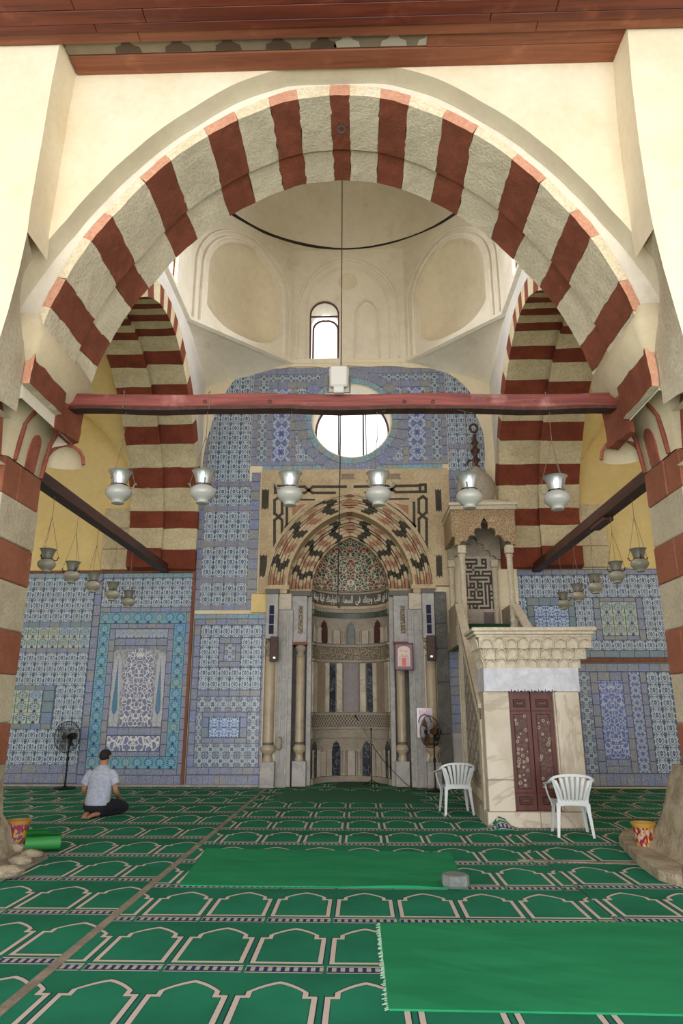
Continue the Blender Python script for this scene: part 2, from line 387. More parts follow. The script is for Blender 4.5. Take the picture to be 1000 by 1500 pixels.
TM = dict(ogee=t_ogee('blue_white_ogee_glaze'), border=t_border('lavender_blue_border_glaze'),
          tealborder=t_border('turquoise_border_glaze', '6b9aae', '4f86a5', 'b5c9cc'), greyteal=t_border('grey_teal_border_glaze', '64838c', '5a7885', '8fa3a6'),
          teal=t_palm('turquoise_palmette_glaze', '5a9bb0', '1b3768', '79b3cc', '86bcc6'), green=t_palm('cream_green_palmette_glaze', 'c6cab4', '26365f', '86a3ae', '2f8478'),
          dense=t_dense('dense_arabesque_glaze'), bold=t_bold('vivid_blue_floral_glaze'), arab=t_dense('large_blue_arabesque_glaze', '5166a0', 'b3bacb', '3a4f96', 3.6, 3.0),
          round=t_palm('white_roundel_glaze', 'bfc3c2', '66748e', '8a97ab', '8a97ab'))
TMESH = {}
def tile_mesh(kind, th=.012, e=.02):
    if kind in TMESH: return TMESH[kind]
    mb = MB(); V = []
    for (y, q) in ((0, 0), (-th*.6, .008), (-th, e)):
        V += [(q, y, q), (1-q, y, q), (1-q, y, 1-q), (q, y, 1-q)]
    F = [(8, 9, 10, 11)]
    for k in (0, 4):
        for i in range(4): j = (i+1) % 4; F.append((k+i, k+j, k+4+j, k+4+i))
    mb.add(V, F); TMESH[kind] = mesh('tile_'+kind, mb, TM[kind]); return TMESH[kind]
NTILE = 0
def field(parent, kind, px, Y, tw=.25, th=.25, keep=None, xz=None, stagger=False):
    """fill a rectangle (given by photo pixels on the wall plane, or xz=(x0,z0,x1,z1)) with whole tiles"""
    global NTILE
    if xz: x0, z0, x1, z1 = xz
    else:
        a, b, c, d = px; ym = (b+d)/2; xm = (a+c)/2
        x0 = aY(a, ym, Y).x; x1 = aY(c, ym, Y).x; z1 = aY(xm, b, Y).z; z0 = aY(xm, d, Y).z
    nx = max(1, round((x1-x0)/tw)); nz = max(1, round((z1-z0)/th)); w = (x1-x0)/nx; h = (z1-z0)/nz
    me = tile_mesh(kind)
    for j in range(nz):
        for i in range(nx):
            cx, cz = x0+(i+.5)*w, z0+(j+.5)*h
            if keep and not keep(cx, cz): continue
            inst('tile', me, parent, (x0+i*w, Y+random.uniform(-.003, .002), z0+j*h), (w*.992, 1, h*.992)); NTILE += 1
# ------------------------------------------------------------------ carpet
def carpet_mat(name, x0, y0, px=.547, py=1.1, base='1f7859', dark='1a684d'):
    m = begin(name); x, y, z = wpos()
    wob = noise(vec(x, y, 0.0), .35, 2)*.05
    u = (fr((x-x0)/px)-.5)*px; v = fr((y-y0+wob)/py)*py; a = ab(u)
    d1 = mn(mn(.25-a, v), .55-v)
    d2 = mn(mn(.192-a, (.785-v-a*.45-a*a*2.4)*.82), v)
    d = mx(d1, d2)
    g = mixc(ss(.3, .7, noise(vec(x, y, 0.0), .9, 4, .6)), base, dark); g = mixc(.25, g, mixc(ss(.3, .7, noise(vec(x, y, 0.0), 260., 2)), (.25, .3, .3), (1., 1., 1.)), 'MULTIPLY')
    inside = mixc(ss(.3, .7, noise(vec(x, y, 3.0), 1.3, 3)), g, mixc(.4, g, '288a6a'))
    c = mixc((d > .034), g, inside)
    c = mixc(mn((d > .0), (d < .034)), c, 'bdb5a6'); c = mixc(mn((d > -.009), (d < .0)), c, '1d2b4a')
    c = mixc(mn((d > .034), (d < .04)), c, '24435a')
    fb = mn(mn((v > py-.17), (v < py-.04)), (a < .262)); k = fr((u+5.0)/.058); vv = (v-(py-.17))/.13
    fc = mixc(mn(mn((k > .28), (k < .8)), mn((vv > .25), (vv < .78))), '26355a', 'a9a39c'); fc = mixc(mx((vv > .85), (vv < .1)), fc, 'b5ada0')
    c = mixc(fb, c, fc)
    return finish(m, c, .95, bump=noise(vec(x, y, 0.0), 180., 2), strength=.4, dist=.004, spec=.15)
# ------------------------------------------------------------------ arch profile of the great arches
_T = [0, 10, 20, 30, 45, 55, 65, 75, 85, 95, 101, 110]; _R = [3.69, 3.67, 3.58, 3.50, 3.42, 3.39, 3.44, 3.50, 3.60, 3.68, 3.76, 3.9]
_RO = [3.87, 3.84, 3.74, 3.65, 3.54, 3.52, 3.57, 3.62, 3.71, 3.78, 3.84, 3.98]
_RS = [3.93, 3.97, 3.90, 3.77, 3.68, 3.67, 3.71, 3.84, 4.02, 4.12, 4.2, 4.3]
def rin(t): return float(np.interp(abs(90-t), _T, _R))
def rout(t): return float(np.interp(abs(90-t), _T, _RO))
def rspan(t): return float(np.interp(abs(90-t), _T, _RS))
CX, CZ = -.27, 6.0
def raydist(c, t, rect):                                      # distance from c to the rectangle along angle t
    x0, x1, z0, z1 = rect; dx, dz = math.cos(t), math.sin(t); d = 1e9
    if dx > 1e-9: d = min(d, (x1-c[0])/dx)
    if dx < -1e-9: d = min(d, (x0-c[0])/dx)
    if dz > 1e-9: d = min(d, (z1-c[1])/dz)
    if dz < -1e-9: d = min(d, (z0-c[1])/dz)
    return d
def holed(mb, c, rf, rect, fn, d0, d1, a0=0, a1=2*PI, n=96, mi=0, reveal=None):
    """flat wall in rectangle rect (u0,u1,w0,w1) with a star-shaped hole r=rf(angle) round c; thickness d0..d1"""
    A = set(a0+(a1-a0)*i/n for i in range(n+1))
    for cu in rect[:2]:
        for cw in rect[2:]:
            t = math.atan2(cw-c[1], cu-c[0])
            for k in (-1, 0, 1):
                if a0 < t+2*PI*k < a1: A.add(t+2*PI*k)
    A = sorted(A); inn = []; out = []
    for t in A:
        ro = raydist(c, t, rect); ri = min(rf(t), ro-.002)
        inn.append((c[0]+ri*math.cos(t), c[1]+ri*math.sin(t))); out.append((c[0]+ro*math.cos(t), c[1]+ro*math.sin(t)))
    for P, D in ((inn, d0), (out, d0)): pass
    mb.grid([[fn(u, w, d0) for u, w in inn], [fn(u, w, d0) for u, w in out]], mi)
    mb.grid([[fn(u, w, d1) for u, w in out], [fn(u, w, d1) for u, w in inn]], mi)
    mb.grid([[fn(u, w, d1) for u, w in inn], [fn(u, w, d0) for u, w in inn]], mi if reveal is None else reveal)
    mb.grid([[fn(u, w, d0) for u, w in out], [fn(u, w, d1) for u, w in out]], mi)
    return mb
FXZ = lambda u, w, d: (u, d, w)                               # wall facing the camera
FYZ = lambda u, w, d: (d, u, w)                               # wall seen from the side
def voussoir(name, parent, fn, c, r0, r1, t0, t1, d0, d1, mats, front=1, j0=0.0, j1=0.0, rough=.006, nth=3, nd=3, end=0, taper=0.0, jt=.22):
    """one arch stone: radial r0(t)..r1(t), angle t0..t1 (deg), depth d0..d1; material slot `front` on its d0 face"""
    mb = MB()
    def P(t, r, d):
        a = math.radians(t); q = random.uniform(-rough, rough); return fn(c[0]+(r+q)*math.cos(a), c[1]+(r+q)*math.sin(a), d)
    T = [t0+(t1-t0)*i/nth for i in range(nth+1)]
    D = [d0+(d1-d0)*i/nd for i in range(nd+1)]
    inn = [[P(t+(random.uniform(-jt, jt) if k in (0, nth) else 0), r0(t)+taper*(1-i_/nd), d) for k, t in enumerate(T)] for i_, d in enumerate(D)]
    mb.grid(inn, 0)
    o0 = [P(t, r1(t), d0) for t in T]; o1 = [P(t, r1(t), d1) for t in T]
    mb.grid([inn[0], o0], front); mb.grid([o1, inn[-1]], front); mb.grid([o0, o1], end)
    mb.grid([[r[0] for r in inn], [Vector(o0[0]).lerp(Vector(o1[0]), i/nd) for i in range(nd+1)]], end)
    mb.grid([[Vector(o0[-1]).lerp(Vector(o1[-1]), i/nd) for i in range(nd+1)], [r[-1] for r in inn]], end)
    return obj(name, mb, mats, parent)
# ================================================================== SETTING
Yb, Yr, Ys, Yf, Yc = 7.1, 7.34, 8.28, 8.9, 6.6
YW = 16.3                                                     # qibla wall
XL, XR = -4.0, 3.38                                           # faces of the dome bay's side arches
XLo, XRo = -5.65, 5.3
fl = MB(); fl.box(-16, 15, -4, 18.2, -.3, -.012); struct('floor', fl, stone('grey_paving', 'a79d8c', '968c7c', '857c6e', scale=1.2, fine=14))
# --- front wall with the great arch
fw = MB()
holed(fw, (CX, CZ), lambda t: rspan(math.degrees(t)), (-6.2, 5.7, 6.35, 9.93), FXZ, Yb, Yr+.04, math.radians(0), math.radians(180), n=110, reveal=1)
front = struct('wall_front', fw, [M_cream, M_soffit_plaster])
fb = MB()
holed(fb, (CX, CZ), lambda t: rout(math.degrees(t))+.01, (-6.2, 5.7, 5.2, 11.2), FXZ, Yr+.05, Yf-.03, math.radians(-11), math.radians(191), n=110)
obj('rear_masonry', fb, M_dome, front)
# pilasters that carry the cross arches towards the camera
for sx in (-1, 1):
    if sx < 0: pts = [(89,55),(75,125),(60,215),(45,300),(40,340),(28,395),(12,455),(-5,510),(-26,570),(-50,640)]
    else: pts = [(919,40),(925,120),(936,210),(950,300),(957,335),(972,395),(988,450),(1004,505),(1022,560),(1045,640)]
    P = [pxz(x, y, Yc) for x, y in pts]; P[0] = (P[0][0], 9.93)
    far = -7.2 if sx < 0 else 6.7
    mb = MB(); mb.add([(x, Yc, z) for x, z in P]+[(far, Yc, z) for x, z in P], [(i, i+1, len(P)+i+1, len(P)+i) for i in range(len(P)-1)])
    zb_ = P[-1][1]; mb.add([(P[-1][0], Yc, zb_), (far, Yc, zb_), (far, 7.45, zb_), (P[-1][0], 7.45, zb_)], [(0, 1, 2, 3)])
    top = P[:5]; mb.grid([[(x, Yc, z) for x, z in top], [(x, Yb+.02, z) for x, z in top]])
    obj('pilaster', mb, M_cream, front)
    # haunch: tan stone surface from the pilaster edge to the rim of the arch
    th = [165+(194-165)*i/11 for i in range(12)] if sx < 0 else [15-(15+14)*i/11 for i in range(12)]
    E0 = []
    for t in th: g_ = min(1, max(0, abs(t-90)-78)/14); r_ = max(rspan(t)*(1-g_)+(rout(t)+.01)*g_, rout(t)+.01); E0.append(Vector((CX+r_*math.cos(math.radians(t)), Yb-.01+(Yr-Yb)*min(1, max(0, abs(t-90)-78)/14), CZ+r_*math.sin(math.radians(t)))))
    seg = P[4:9]; F0 = []
    for i in range(12):
        s_ = i/11*(len(seg)-1); k = min(int(s_), len(seg)-2); g = s_-k; F0.append(Vector((seg[k][0]*(1-g)+seg[k+1][0]*g, Yc, seg[k][1]*(1-g)+seg[k+1][1]*g)))
    rows = []
    for j in range(5):
        g = j/4; rows.append([E0[i].lerp(Vector((F0[i].x, Yc, F0[i].z)), g)+Vector((0, -.03*math.sin(PI*g), 0)) for i in range(12)])
    mb = MB(); mb.grid(rows)
    obj('haunch_stone', mb, M_limestone, front, smooth=50)
# voussoirs of the great arch: outer order (with pale front edge) and inner order
reds = [(-10.7, -3.3), (4.7, 11.6), (22.8, 30.0), (39.8, 48.2), (58.9, 66.5), (74.6, 81.0), (87.4, 91.4), (98.2, 104.2), (111.9, 119.4), (129.6, 137.2), (148.3, 155.4), (165.6, 172.4), (182.0, 188.5)]
bounds = [t for r in reds for t in r]
for i in range(len(bounds)-1):
    red = i % 2 == 0; t0, t1 = bounds[i], bounds[i+1]
    voussoir('voussoir', front, FXZ, (CX, CZ), rin, rout, t0, t1, Yr, Ys, [M_red_st if red else M_cream_st, M_red_edge if red else M_cream_edge, M_limestone], nth=4, nd=7, end=2 if i in (0, len(bounds)-2) else 0)
    u0, u1 = (t0-(2.5 if i == 0 else 0)), (t1+(2.5 if i == len(bounds)-2 else 0))
    voussoir('voussoir', front, FXZ, (CX, CZ), lambda t: rin(t)-.0, lambda t: rin(t)+(.2 if 5 < t < 175 else .14), u0, u1, Ys+.004, Yf, [M_red_st if red else M_cream_st, M_red_st if red else M_cream_st], nth=4, nd=5, taper=.08)
# --- piers of the great arch (left and right) built of courses
zc = [0.0, 1.01, 1.51, 2.09, 2.63, 3.22, 3.71, 4.26, 4.74]
def pier(name, x_face, sx):
    xa, xb = (x_face-1.5, x_face-.03) if sx < 0 else (x_face+.03, x_face+1.5)
    p = struct(name, MB().box(xa, xb, 7.94, 8.87, 0, 4.72), M_limestone)
    for k in range(1, 8):
        mat = M_pier_red if k % 2 else M_pier_cream
        cut = random.choice([8.3, 8.45, 8.55])
        spans = [(7.9, cut), (cut, 8.9)] if k % 2 else [(7.9, 8.9)]
        for (a, b) in spans:
            xa, xb = (x_face-.7, x_face) if sx < 0 else (x_face, x_face+.7)
            o = random.uniform(-.008, .008)
            mb = MB().bbox(xa+o, xb+o, a+.004, b-.004, zc[k]+.004, zc[k+1]-.004, .012); obj('block', mb, mat, p)
        xa, xb = (x_face-1.5, x_face-.7) if sx < 0 else (x_face+.7, x_face+1.5)
        obj('block', MB().bbox(xa+.004, xb-.004, 7.9, 8.9, zc[k]+.004, zc[k+1]-.004, .012), mat, p)
    # crumbled foot
    mb = MB(); R = []
    prof = ([(1.02, .02), (.85, .03), (.6, .05), (.45, .08), (.3, .14), (.18, .2), (.07, .26), (-.02, .3)] if sx < 0 else [(1.04, .1), (.85, .2), (.6, .27), (.45, .32), (.3, .38), (.18, .43), (.07, .5), (-.02, .56)])
    for z, b in prof:
        ring = []
        x1 = x_face-sx*b
        xo = x_face+sx*1.5
        base = [(xo, 7.88-b), (x_face+sx*.8, 7.87-b*.5), (x_face+sx*.35, 7.86-b*.5), (x1+sx*.03, 7.88-b*.5), (x1, 8.0-b*.5), (x1, 8.2), (x1, 8.45), (x1, 8.7), (x1+sx*.02, 8.88+b*.3), (x_face+sx*.4, 8.92+b*.3), (xo, 8.92+b*.3)]
        for q in base: ring.append((q[0]+random.uniform(-.025, .025), q[1]+random.uniform(-.02, .02), z))
        R.append(ring)
    mb.grid(R, closed=True); obj('crumbled_foot', mb, M_rubble, p, smooth=60)
    return p
pierL = pier('wall_pier_left', -4.42, -1); pierR = pier('wall_pier_right', 3.87, 1)
# --- muqarnas capitals over the piers
def capital(xf, sx, nm, label):
    t = thing(nm, label, 'capital', (xf, 8.4, 4.74))
    lv = [(0, 0, 0, 0), (.25, .02, .02, .0), (.5, .07, .07, .01), (.72, .18, .18, .03), (.88, .34, .38, .06), (1.0, .48, .56, .08), (1.3, .6, .66, .05), (1.62, .5, .62, .0)]
    R = []
    for (h, bx, bn, bf) in lv:                                 # bx towards the opening, bn towards the camera, bf to the rear
        x1 = xf-sx*bx; xo = xf+sx*1.5; y0 = 7.9-bn; y1 = 8.9+bf*.4
        R.append([(xo, y0, 4.74+h), (x1+sx*.5, y0, 4.74+h), (x1+sx*.06, y0, 4.74+h), (x1, y0+.06, 4.74+h), (x1, (y0+y1)/2, 4.74+h), (x1, y1-.05, 4.74+h), (x1+sx*.05, y1, 4.74+h), (xo, y1, 4.74+h)])
    mb = MB(); mb.grid(R, closed=True); mb.add(R[-1], [tuple(range(8))]); obj('capital_body', mb, M_capst, t, smooth=70)
    xs = lambda h: xf-sx*np.interp(h, [l[0] for l in lv], [l[1] for l in lv])
    ys = lambda h: 7.9-np.interp(h, [l[0] for l in lv], [l[2] for l in lv])
    # red outlined niche on the jamb face, small red niche within it
    def arch_path(w, h, n=14):
        P = [(-w, 0)]; s = h-w*1.15
        for i in range(n+1):
            a = PI-PI*i/n; P.append((w*math.cos(a), s+w*1.15*math.sin(a)))
        return P+[(w, 0)]
    mb = MB(); mb.tube([(xs(h)-sx*.012, 8.46+y, 4.74+h) for y, h in arch_path(.37, .93)], .03, 6); obj('red_moulding', mb, M_redline, t, smooth=True)
    mb = MB(); ap = arch_path(.13, .5); V = [(xs(h)-sx*.014, 8.5+y, 4.74+h) for y, h in ap]; c = (xs(.2)-sx*.004, 8.5, 4.96)
    mb.add(V+[(p[0]+sx*.03, p[1], p[2]) for p in V], [tuple(range(len(V)))]+[(i, i+1, len(V)+i+1, len(V)+i) for i in range(len(V)-1)]); obj('red_niche', mb, M_redline, t)
    # niche on the side that faces the camera
    mb = MB(); mb.tube([(xf+sx*(.45+y), ys(h)-.014, 4.74+h) for y, h in arch_path(.36, .98)], .03, 6); obj('red_moulding', mb, M_redline, t, smooth=True)
    mb = MB(); mb.tube([(xf+sx*(.45+y), ys(h)-.012, 4.74+h) for y, h in arch_path(.24, .8)], .022, 6); obj('pale_moulding', mb, M_cream_edge, t, smooth=True)
    # hooded scallop towards the dome bay
    mb = MB(); P = []
    for i in range(9):
        a = PI*i/8; row = []
        for k in range(5):
            q = (PI/2)*k/4; row.append((xf-sx*(.26-.28*math.cos(a)*1.0), 8.92+.34*math.sin(a)*math.cos(q)*.6+.02, 4.98+.3*math.sin(a)*math.sin(q)+.0))
        P.append(row)
    mb.grid(P); obj('hood', mb, M_capst, t, smooth=True); mb = MB()
    mb.tube([(xf-sx*(.26-.28*math.cos(PI*i/8)), 8.94, 4.98+.30*math.sin(PI*i/8)) for i in range(9)], .025, 6); obj('hood_moulding', mb, M_redline, t, smooth=True)
    return t
capital(-4.42, -1, 'muqarnas_capital', 'plaster stalactite capital with red-lined niches on top of the left striped pier')
capital(3.87, 1, 'muqarnas_capital', 'plaster stalactite capital with red-lined niches on top of the right striped pier')
# --- side arches of the dome bay
SCY, SCZ = 12.6, 6.0
sreds = [(-16.8, -9.5), (-1.0, 6.0), (15.4, 24.0), (34.0, 42.2), (51.0, 59.2), (67.6, 73.5), (80.0, 84.0), (88.0, 92.0)]
sreds = sreds+[(180-b, 180-a) for a, b in reversed(sreds[2:-1])]
sb = [t for r in sreds for t in r]
def srin(t):
    if 0 <= t <= 180: return rin(t)*.98
    return 3.53/max(.05, abs(math.cos(math.radians(t))))
for X0, X1, nm in ((XL, XLo, 'wall_left'), (XR, XRo, 'wall_right')):
    sg = 1 if X1 > X0 else -1; mid = (X0+X1)/2
    mb = MB(); holed(mb, (SCY, SCZ), lambda t: srin(math.degrees(t))+.42 if 0 <= t <= PI else 9, (8.92, YW+.02, 6.0, 10.5), FYZ, X0+sg*.02, X1-sg*.02, 0, PI, n=80)
    w = struct(nm, mb, M_lilac)
    mats = lambda red: [M_sred if red else M_scream]*2
    for i in range(len(sb)-1):
        red = i % 2 == 0; t0, t1 = sb[i], sb[i+1]
        r1 = lambda t: (srin(t)+.42) if 0 <= t <= 180 else srin(t)+.18
        mA = mats(red)
        voussoir('voussoir', w, FYZ, (SCY, SCZ), lambda t: srin(t), r1, t0, t1, X0, mid, mA, nth=3, nd=2)
        voussoir('voussoir', w, FYZ, (SCY, SCZ), lambda t: srin(t)-.1, r1, t0, t1, mid+sg*.003, X1, mA, nth=3, nd=2)
# --- qibla wall: lower band with the prayer niche hole, middle band with the round window
NCX, NR = -.25, .94
qa = MB()
def niche_r(t):
    t = t % (2*PI)
    dx, dz = math.cos(t), math.sin(t)
    # hole: half width 1.5 up to z 4.55 then pointed arch of the first order; centre z 2.6
    lo, hi = 0.0, 6.0
    for _ in range(30):
        m = (lo+hi)/2; x = m*dx; z = 2.6+m*dz
        ins = abs(x) < 1.53 and z > -.2 and (z < 4.5 or z-4.5 < arch_h(abs(x), 1.5, 1.88))
        if ins: lo = m
        else: hi = m
    return lo
def arch_h(x, a, h):                                          # height of a pointed arch (half span a, rise h) at |x|
    if x >= a: return 0.0
    c = (h*h-a*a)/(2*a); R = a+c; return math.sqrt(max(0.0, R*R-(x+c)**2))
holed(qa, (NCX, 2.6), niche_r, (-4.25, 3.75, -.05, 7.4), FXZ, YW, YW+.35, n=140)
WCX, WCZ, WR = -.19, 8.83, 1.0
holed(qa, (WCX, WCZ), lambda t: WR, (-4.25, 3.75, 7.4, 10.6), FXZ, YW, YW+.9, n=64, reveal=1)
qw = struct('wall_back', qa, [M_cream, M_dome])
# side bay back walls
mb = MB().box(-14.5, -4.25, YW, YW+.4, -.05, 10.2); struct('wall_back_left', mb, M_yellow)
mb = MB().box(3.75, 13.5, YW, YW+.4, -.05, 10.2); struct('wall_back_right', mb, M_yellow)
for (x0, x1, nm) in ((-14.5, -14.2, 'wall_far_left'), (13.2, 13.5, 'wall_far_right')):
    struct(nm, MB().box(x0, x1, 4.0, 16.5, 0, 11), M_yellow)
# vaults of the side bays: groin vaults
for (x0, x1, nm, sx) in ((-13.2, XLo, 'ceiling_vault_left', -1), (XRo, 12.4, 'ceiling_vault_right', 1)):
    G = []; n = 28; hx, hy = (x1-x0)/2, 3.7
    for i in range(n+1):
        row = []
        for j in range(n+1):
            x = x0+(x1-x0)*i/n; y = 8.9+7.4*j/n; cx = (x-(x0+x1)/2)/hx; cy = (y-12.6)/hy
            z = 6.5+max(3.1*math.sqrt(max(0, 1-cx*cx)), 3.1*math.sqrt(max(0, 1-cy*cy)))
            row.append((x, y, z))
        G.append(row)
    struct(nm, MB().grid(G), M_yellow, smooth=40, fix=False)
    xi, xo = (-6.35, XLo) if sx < 0 else (6.0, XRo)
    # buff corner pier under the vault springer, beside the banded arch leg
    cp = thing('corner_pilaster', 'buff ashlar corner pier on the far wall beside the %s banded arch' % ('left' if sx < 0 else 'right'), 'pilaster', ((xi+xo)/2, YW, 4.92))
    zz = [4.93, 5.45, 5.98, 6.5]
    for k in range(3):
        a, b = min(xi, xo), max(xi, xo)
        obj('block', MB().bbox(a+.01, b-.02, YW-.1, YW+.02, zz[k]+.005, zz[k+1]-.005, .01), M_scream, cp)
# roof over side bays
struct('ceiling_left', MB().box(-14.5, -5.6, 8.9, 16.6, 10.0, 10.2), M_yellow)
struct('ceiling_right', MB().box(5.2, 13.5, 8.9, 16.6, 10.0, 10.2), M_yellow)
# front walls of the side bays' neighbours (beyond the piers, out of frame): piers' continuation above
# --- drum: octagon on pendentives
A = [(-1.75, 16.3), (1.25, 16.3), (XR, 14.05), (XR, 11.1), (1.25, 8.9), (-1.75, 8.9), (XL, 11.1), (XL, 14.05)]
ZD, ZT = 10.52, 14.0
def face_map(p, q):
    p = Vector((p[0], p[1], 0)); q = Vector((q[0], q[1], 0)); e = (q-p); L = e.length; e.normalize(); n = Vector((e.y, -e.x, 0))
    c = Vector((-.3, 12.6, 0)); 
    if n.dot(c-p) < 0: n = -n
    def fn(u, w, d): v = p+e*u-n*d; return (v.x, v.y, w)
    return fn, L
drum = MB(); mould = []
def pa(a, s, h, rb=0.0):                                              # opening of half width a, straight to s, arch rise h; polar radius about (0, s)
    def r(t):
        dx, dz = math.cos(t), math.sin(t); lo, hi = 0., 9.
        for _ in range(28):
            m = (lo+hi)/2; x, z = m*dx, m*dz
            ins = abs(x) < a and (z < arch_h(abs(x), a, h) if z > 0 else z > -s+rb*(abs(x)/a)**3)
            if ins: lo = m
            else: hi = m
        return lo
    return r
drum_obj = None; extra = []
for k in range(8):
    p, q = A[k], A[(k+1) % 8]; fn, L = face_map(p, q)
    if k == 0:      # facing wall (runs right from -1.75) : tall window left, blind niche right
        u0 = 1.75-.92
        holed(drum, (u0, 12.0), (lambda f: lambda t: f(t))(pa(.4, 1.46, .42)), (0, 1.5, ZD, ZT), fn, 0, .75, n=48)
        holed(drum, (1.75+.23, 11.9), pa(.31, 1.2, .5), (1.5, L, ZD, ZT), fn, 0, .09, n=48)
        drum.add([fn(1.6, 10.6, .08), fn(2.4, 10.6, .08), fn(2.4, 12.6, .08), fn(1.6, 12.6, .08)], [(0, 1, 2, 3)])
    elif k % 2 == 1:   # diagonal with a concave squinch niche
        a, s, h = L/2*.70, 1.45, 1.25; f = pa(a, s, h, .45); cw = ZD+.12+s
        holed(drum, (L/2, cw), f, (0, L, ZD-.02, ZT), fn, 0, .1, n=60)
        rows = []
        for i in range(9):
            g = (PI/2)*i/8; rows.append([fn(L/2+f(2*PI*j/60)*math.cos(2*PI*j/60)*math.cos(g), cw+f(2*PI*j/60)*math.sin(2*PI*j/60)*math.cos(g), .09+.6*math.sin(g)) for j in range(60)])
        nb = MB().grid(rows, closed=True); extra.append(('squinch_niche', nb, M_niche))
        # stepped moulding round the niche
        for dd, rr in ((.16, .05), (.34, .045)):
            P = []
            for i in range(41):
                t = PI*i/40; P.append(fn(L/2+(f(t)+dd)*math.cos(t), cw+(f(t)+dd)*math.sin(t)*.97, -.01))
            P = [fn(L/2+a+dd, ZD+.02, -.01)]+P+[fn(L/2-a-dd, ZD+.02, -.01)]
            extra.append(('niche_moulding', MB().tube(P, rr, 6), M_dome))
    else:
        a = .42; f = pa(.4, 1.5, .42)
        if k == 4: drum.add([fn(0, ZD, 0), fn(L, ZD, 0), fn(L, ZT, 0), fn(0, ZT, 0)], [(0, 1, 2, 3)])
        else: holed(drum, (L/2+.0, 12.1), f, (0, L, ZD, ZT), fn, 0, .75, n=48)
drum_obj = struct('wall_drum', drum, M_dome)
for n_, b_, m_ in extra: obj(n_, b_, m_, drum_obj, smooth=True)
fn, L = face_map(A[0], A[1])
def arcpath(fn, cu, a, z0, z1, h, d, n=24):
    P = [fn(cu-a, z0, d)]
    for i in range(n+1):
        t = PI-PI*i/n; x = a*math.cos(t); P.append(fn(cu+x, z1+arch_h(abs(x)*.9999, a, h), d))
    return P+[fn(cu+a, z0, d)]
for a_, r_ in ((1.36, .045), (1.12, .03)): obj('panel_moulding', MB().tube(arcpath(fn, 1.46, a_, ZD+.1, 12.1, 1.6 if a_ > 1.2 else 1.35, -.01), r_, 6), M_dome, drum_obj, smooth=True)
rb = MB(); rb.add([fn(1.46+.25*math.cos(2*PI*i/20), 12.98+.25*math.sin(2*PI*i/20), -.012) for i in range(20)]+[fn(1.46+.27*math.cos(2*PI*i/20), 12.98+.27*math.sin(2*PI*i/20), .0) for i in range(20)], [tuple(range(20))]+[(i, (i+1) % 20, 20+(i+1) % 20, 20+i) for i in range(20)])
obj('plaster_roundel', rb, M_niche, drum_obj)
obj('niche_outline', MB().tube(arcpath(fn, 1.98, .34, ZD+.12, 11.95, .5, -.005), .022, 6), M_dome, drum_obj, smooth=True)
# ledge under the drum and pendentives
lg = MB()
for k in range(8):
    p, q = A[k], A[(k+1) % 8]; f2, L2 = face_map(p, q); lg.add([f2(0, ZD-.06, -.07), f2(L2, ZD-.06, -.07), f2(L2, ZD+.02, -.07), f2(0, ZD+.02, -.07), f2(0, ZD-.1, .02), f2(L2, ZD-.1, .02), f2(0, ZD+.05, .02), f2(L2, ZD+.05, .02)], [(0, 1, 2, 3), (0, 4, 5, 1), (3, 2, 7, 6)])
obj('drum_ledge', lg, M_dome, drum_obj)
pd = MB()
for (cx, cy, a, b) in ((XL, 16.3, A[0], A[7]), (XR, 16.3, A[1], A[2]), (XR, 8.9, A[4], A[3]), (XL, 8.9, A[5], A[6])):
    n = 8; rows = []
    c0 = Vector((cx, cy, 9.75)); a0 = Vector((a[0], a[1], ZD-.05)); b0 = Vector((b[0], b[1], ZD-.05)); mid = Vector(((a[0]+b[0])/2, (a[1]+b[1])/2, ZD-.05)); 
    for i in range(n+1):
        s = i/n; l = c0.lerp(a0, s); r = c0.lerp(b0, s); rows.append([l.lerp(r, j/6)+(Vector((cx, cy, l.z))-mid)*(.5*math.sin(PI*j/6)*s*(1-s)*2) for j in range(7)])
    pd.grid(rows)
obj('pendentive', pd, M_dome, drum_obj, smooth=60)
# ring, crack and dome
dm = MB(); cd = Vector((-.3, 12.6, 0)); RD = 3.67
ring = []; n = 64
for i in range(n): t = 2*PI*i/n; ring.append(t)
oct_r = lambda t: 4.35
dm.grid([[(cd.x+oct_r(t)*math.cos(t), cd.y+oct_r(t)*math.sin(t), ZT) for t in ring], [(cd.x+RD*math.cos(t), cd.y+RD*math.sin(t), ZT) for t in ring]], closed=True)
dome = [[(cd.x+RD*math.cos(t)*math.cos(g), cd.y+RD*math.sin(t)*math.cos(g), ZT-.002+RD*1.0*math.sin(g)) for t in ring] for g in [PI/2*i/16 for i in range(17)]]
dm.grid(dome, closed=True)
dobj = struct('ceiling_dome', dm, M_dome, smooth=40)
ck = MB(); ck.tube([(cd.x+(RD-.015)*math.cos(t), cd.y+(RD-.015)*math.sin(t), ZT+.01+.01*math.sin(7*t)) for t in ring], [.034+.010*math.sin(3*t+1)+.006*math.sin(11*t) for t in ring], 5, closed=True)
obj('base_crack', ck, M_dark_joint, dobj)
obj('rear_shell', MB().box(-4.25, 3.75, 17.75, 17.95, -.1, 7.4).box(-4.25, 3.75, 16.66, 17.8, 7.2, 7.4).box(-4.25, -4.0, 16.6, 17.8, -.1, 7.3).box(3.5, 3.75, 16.6, 17.8, -.1, 7.3), M_limestone, qw)
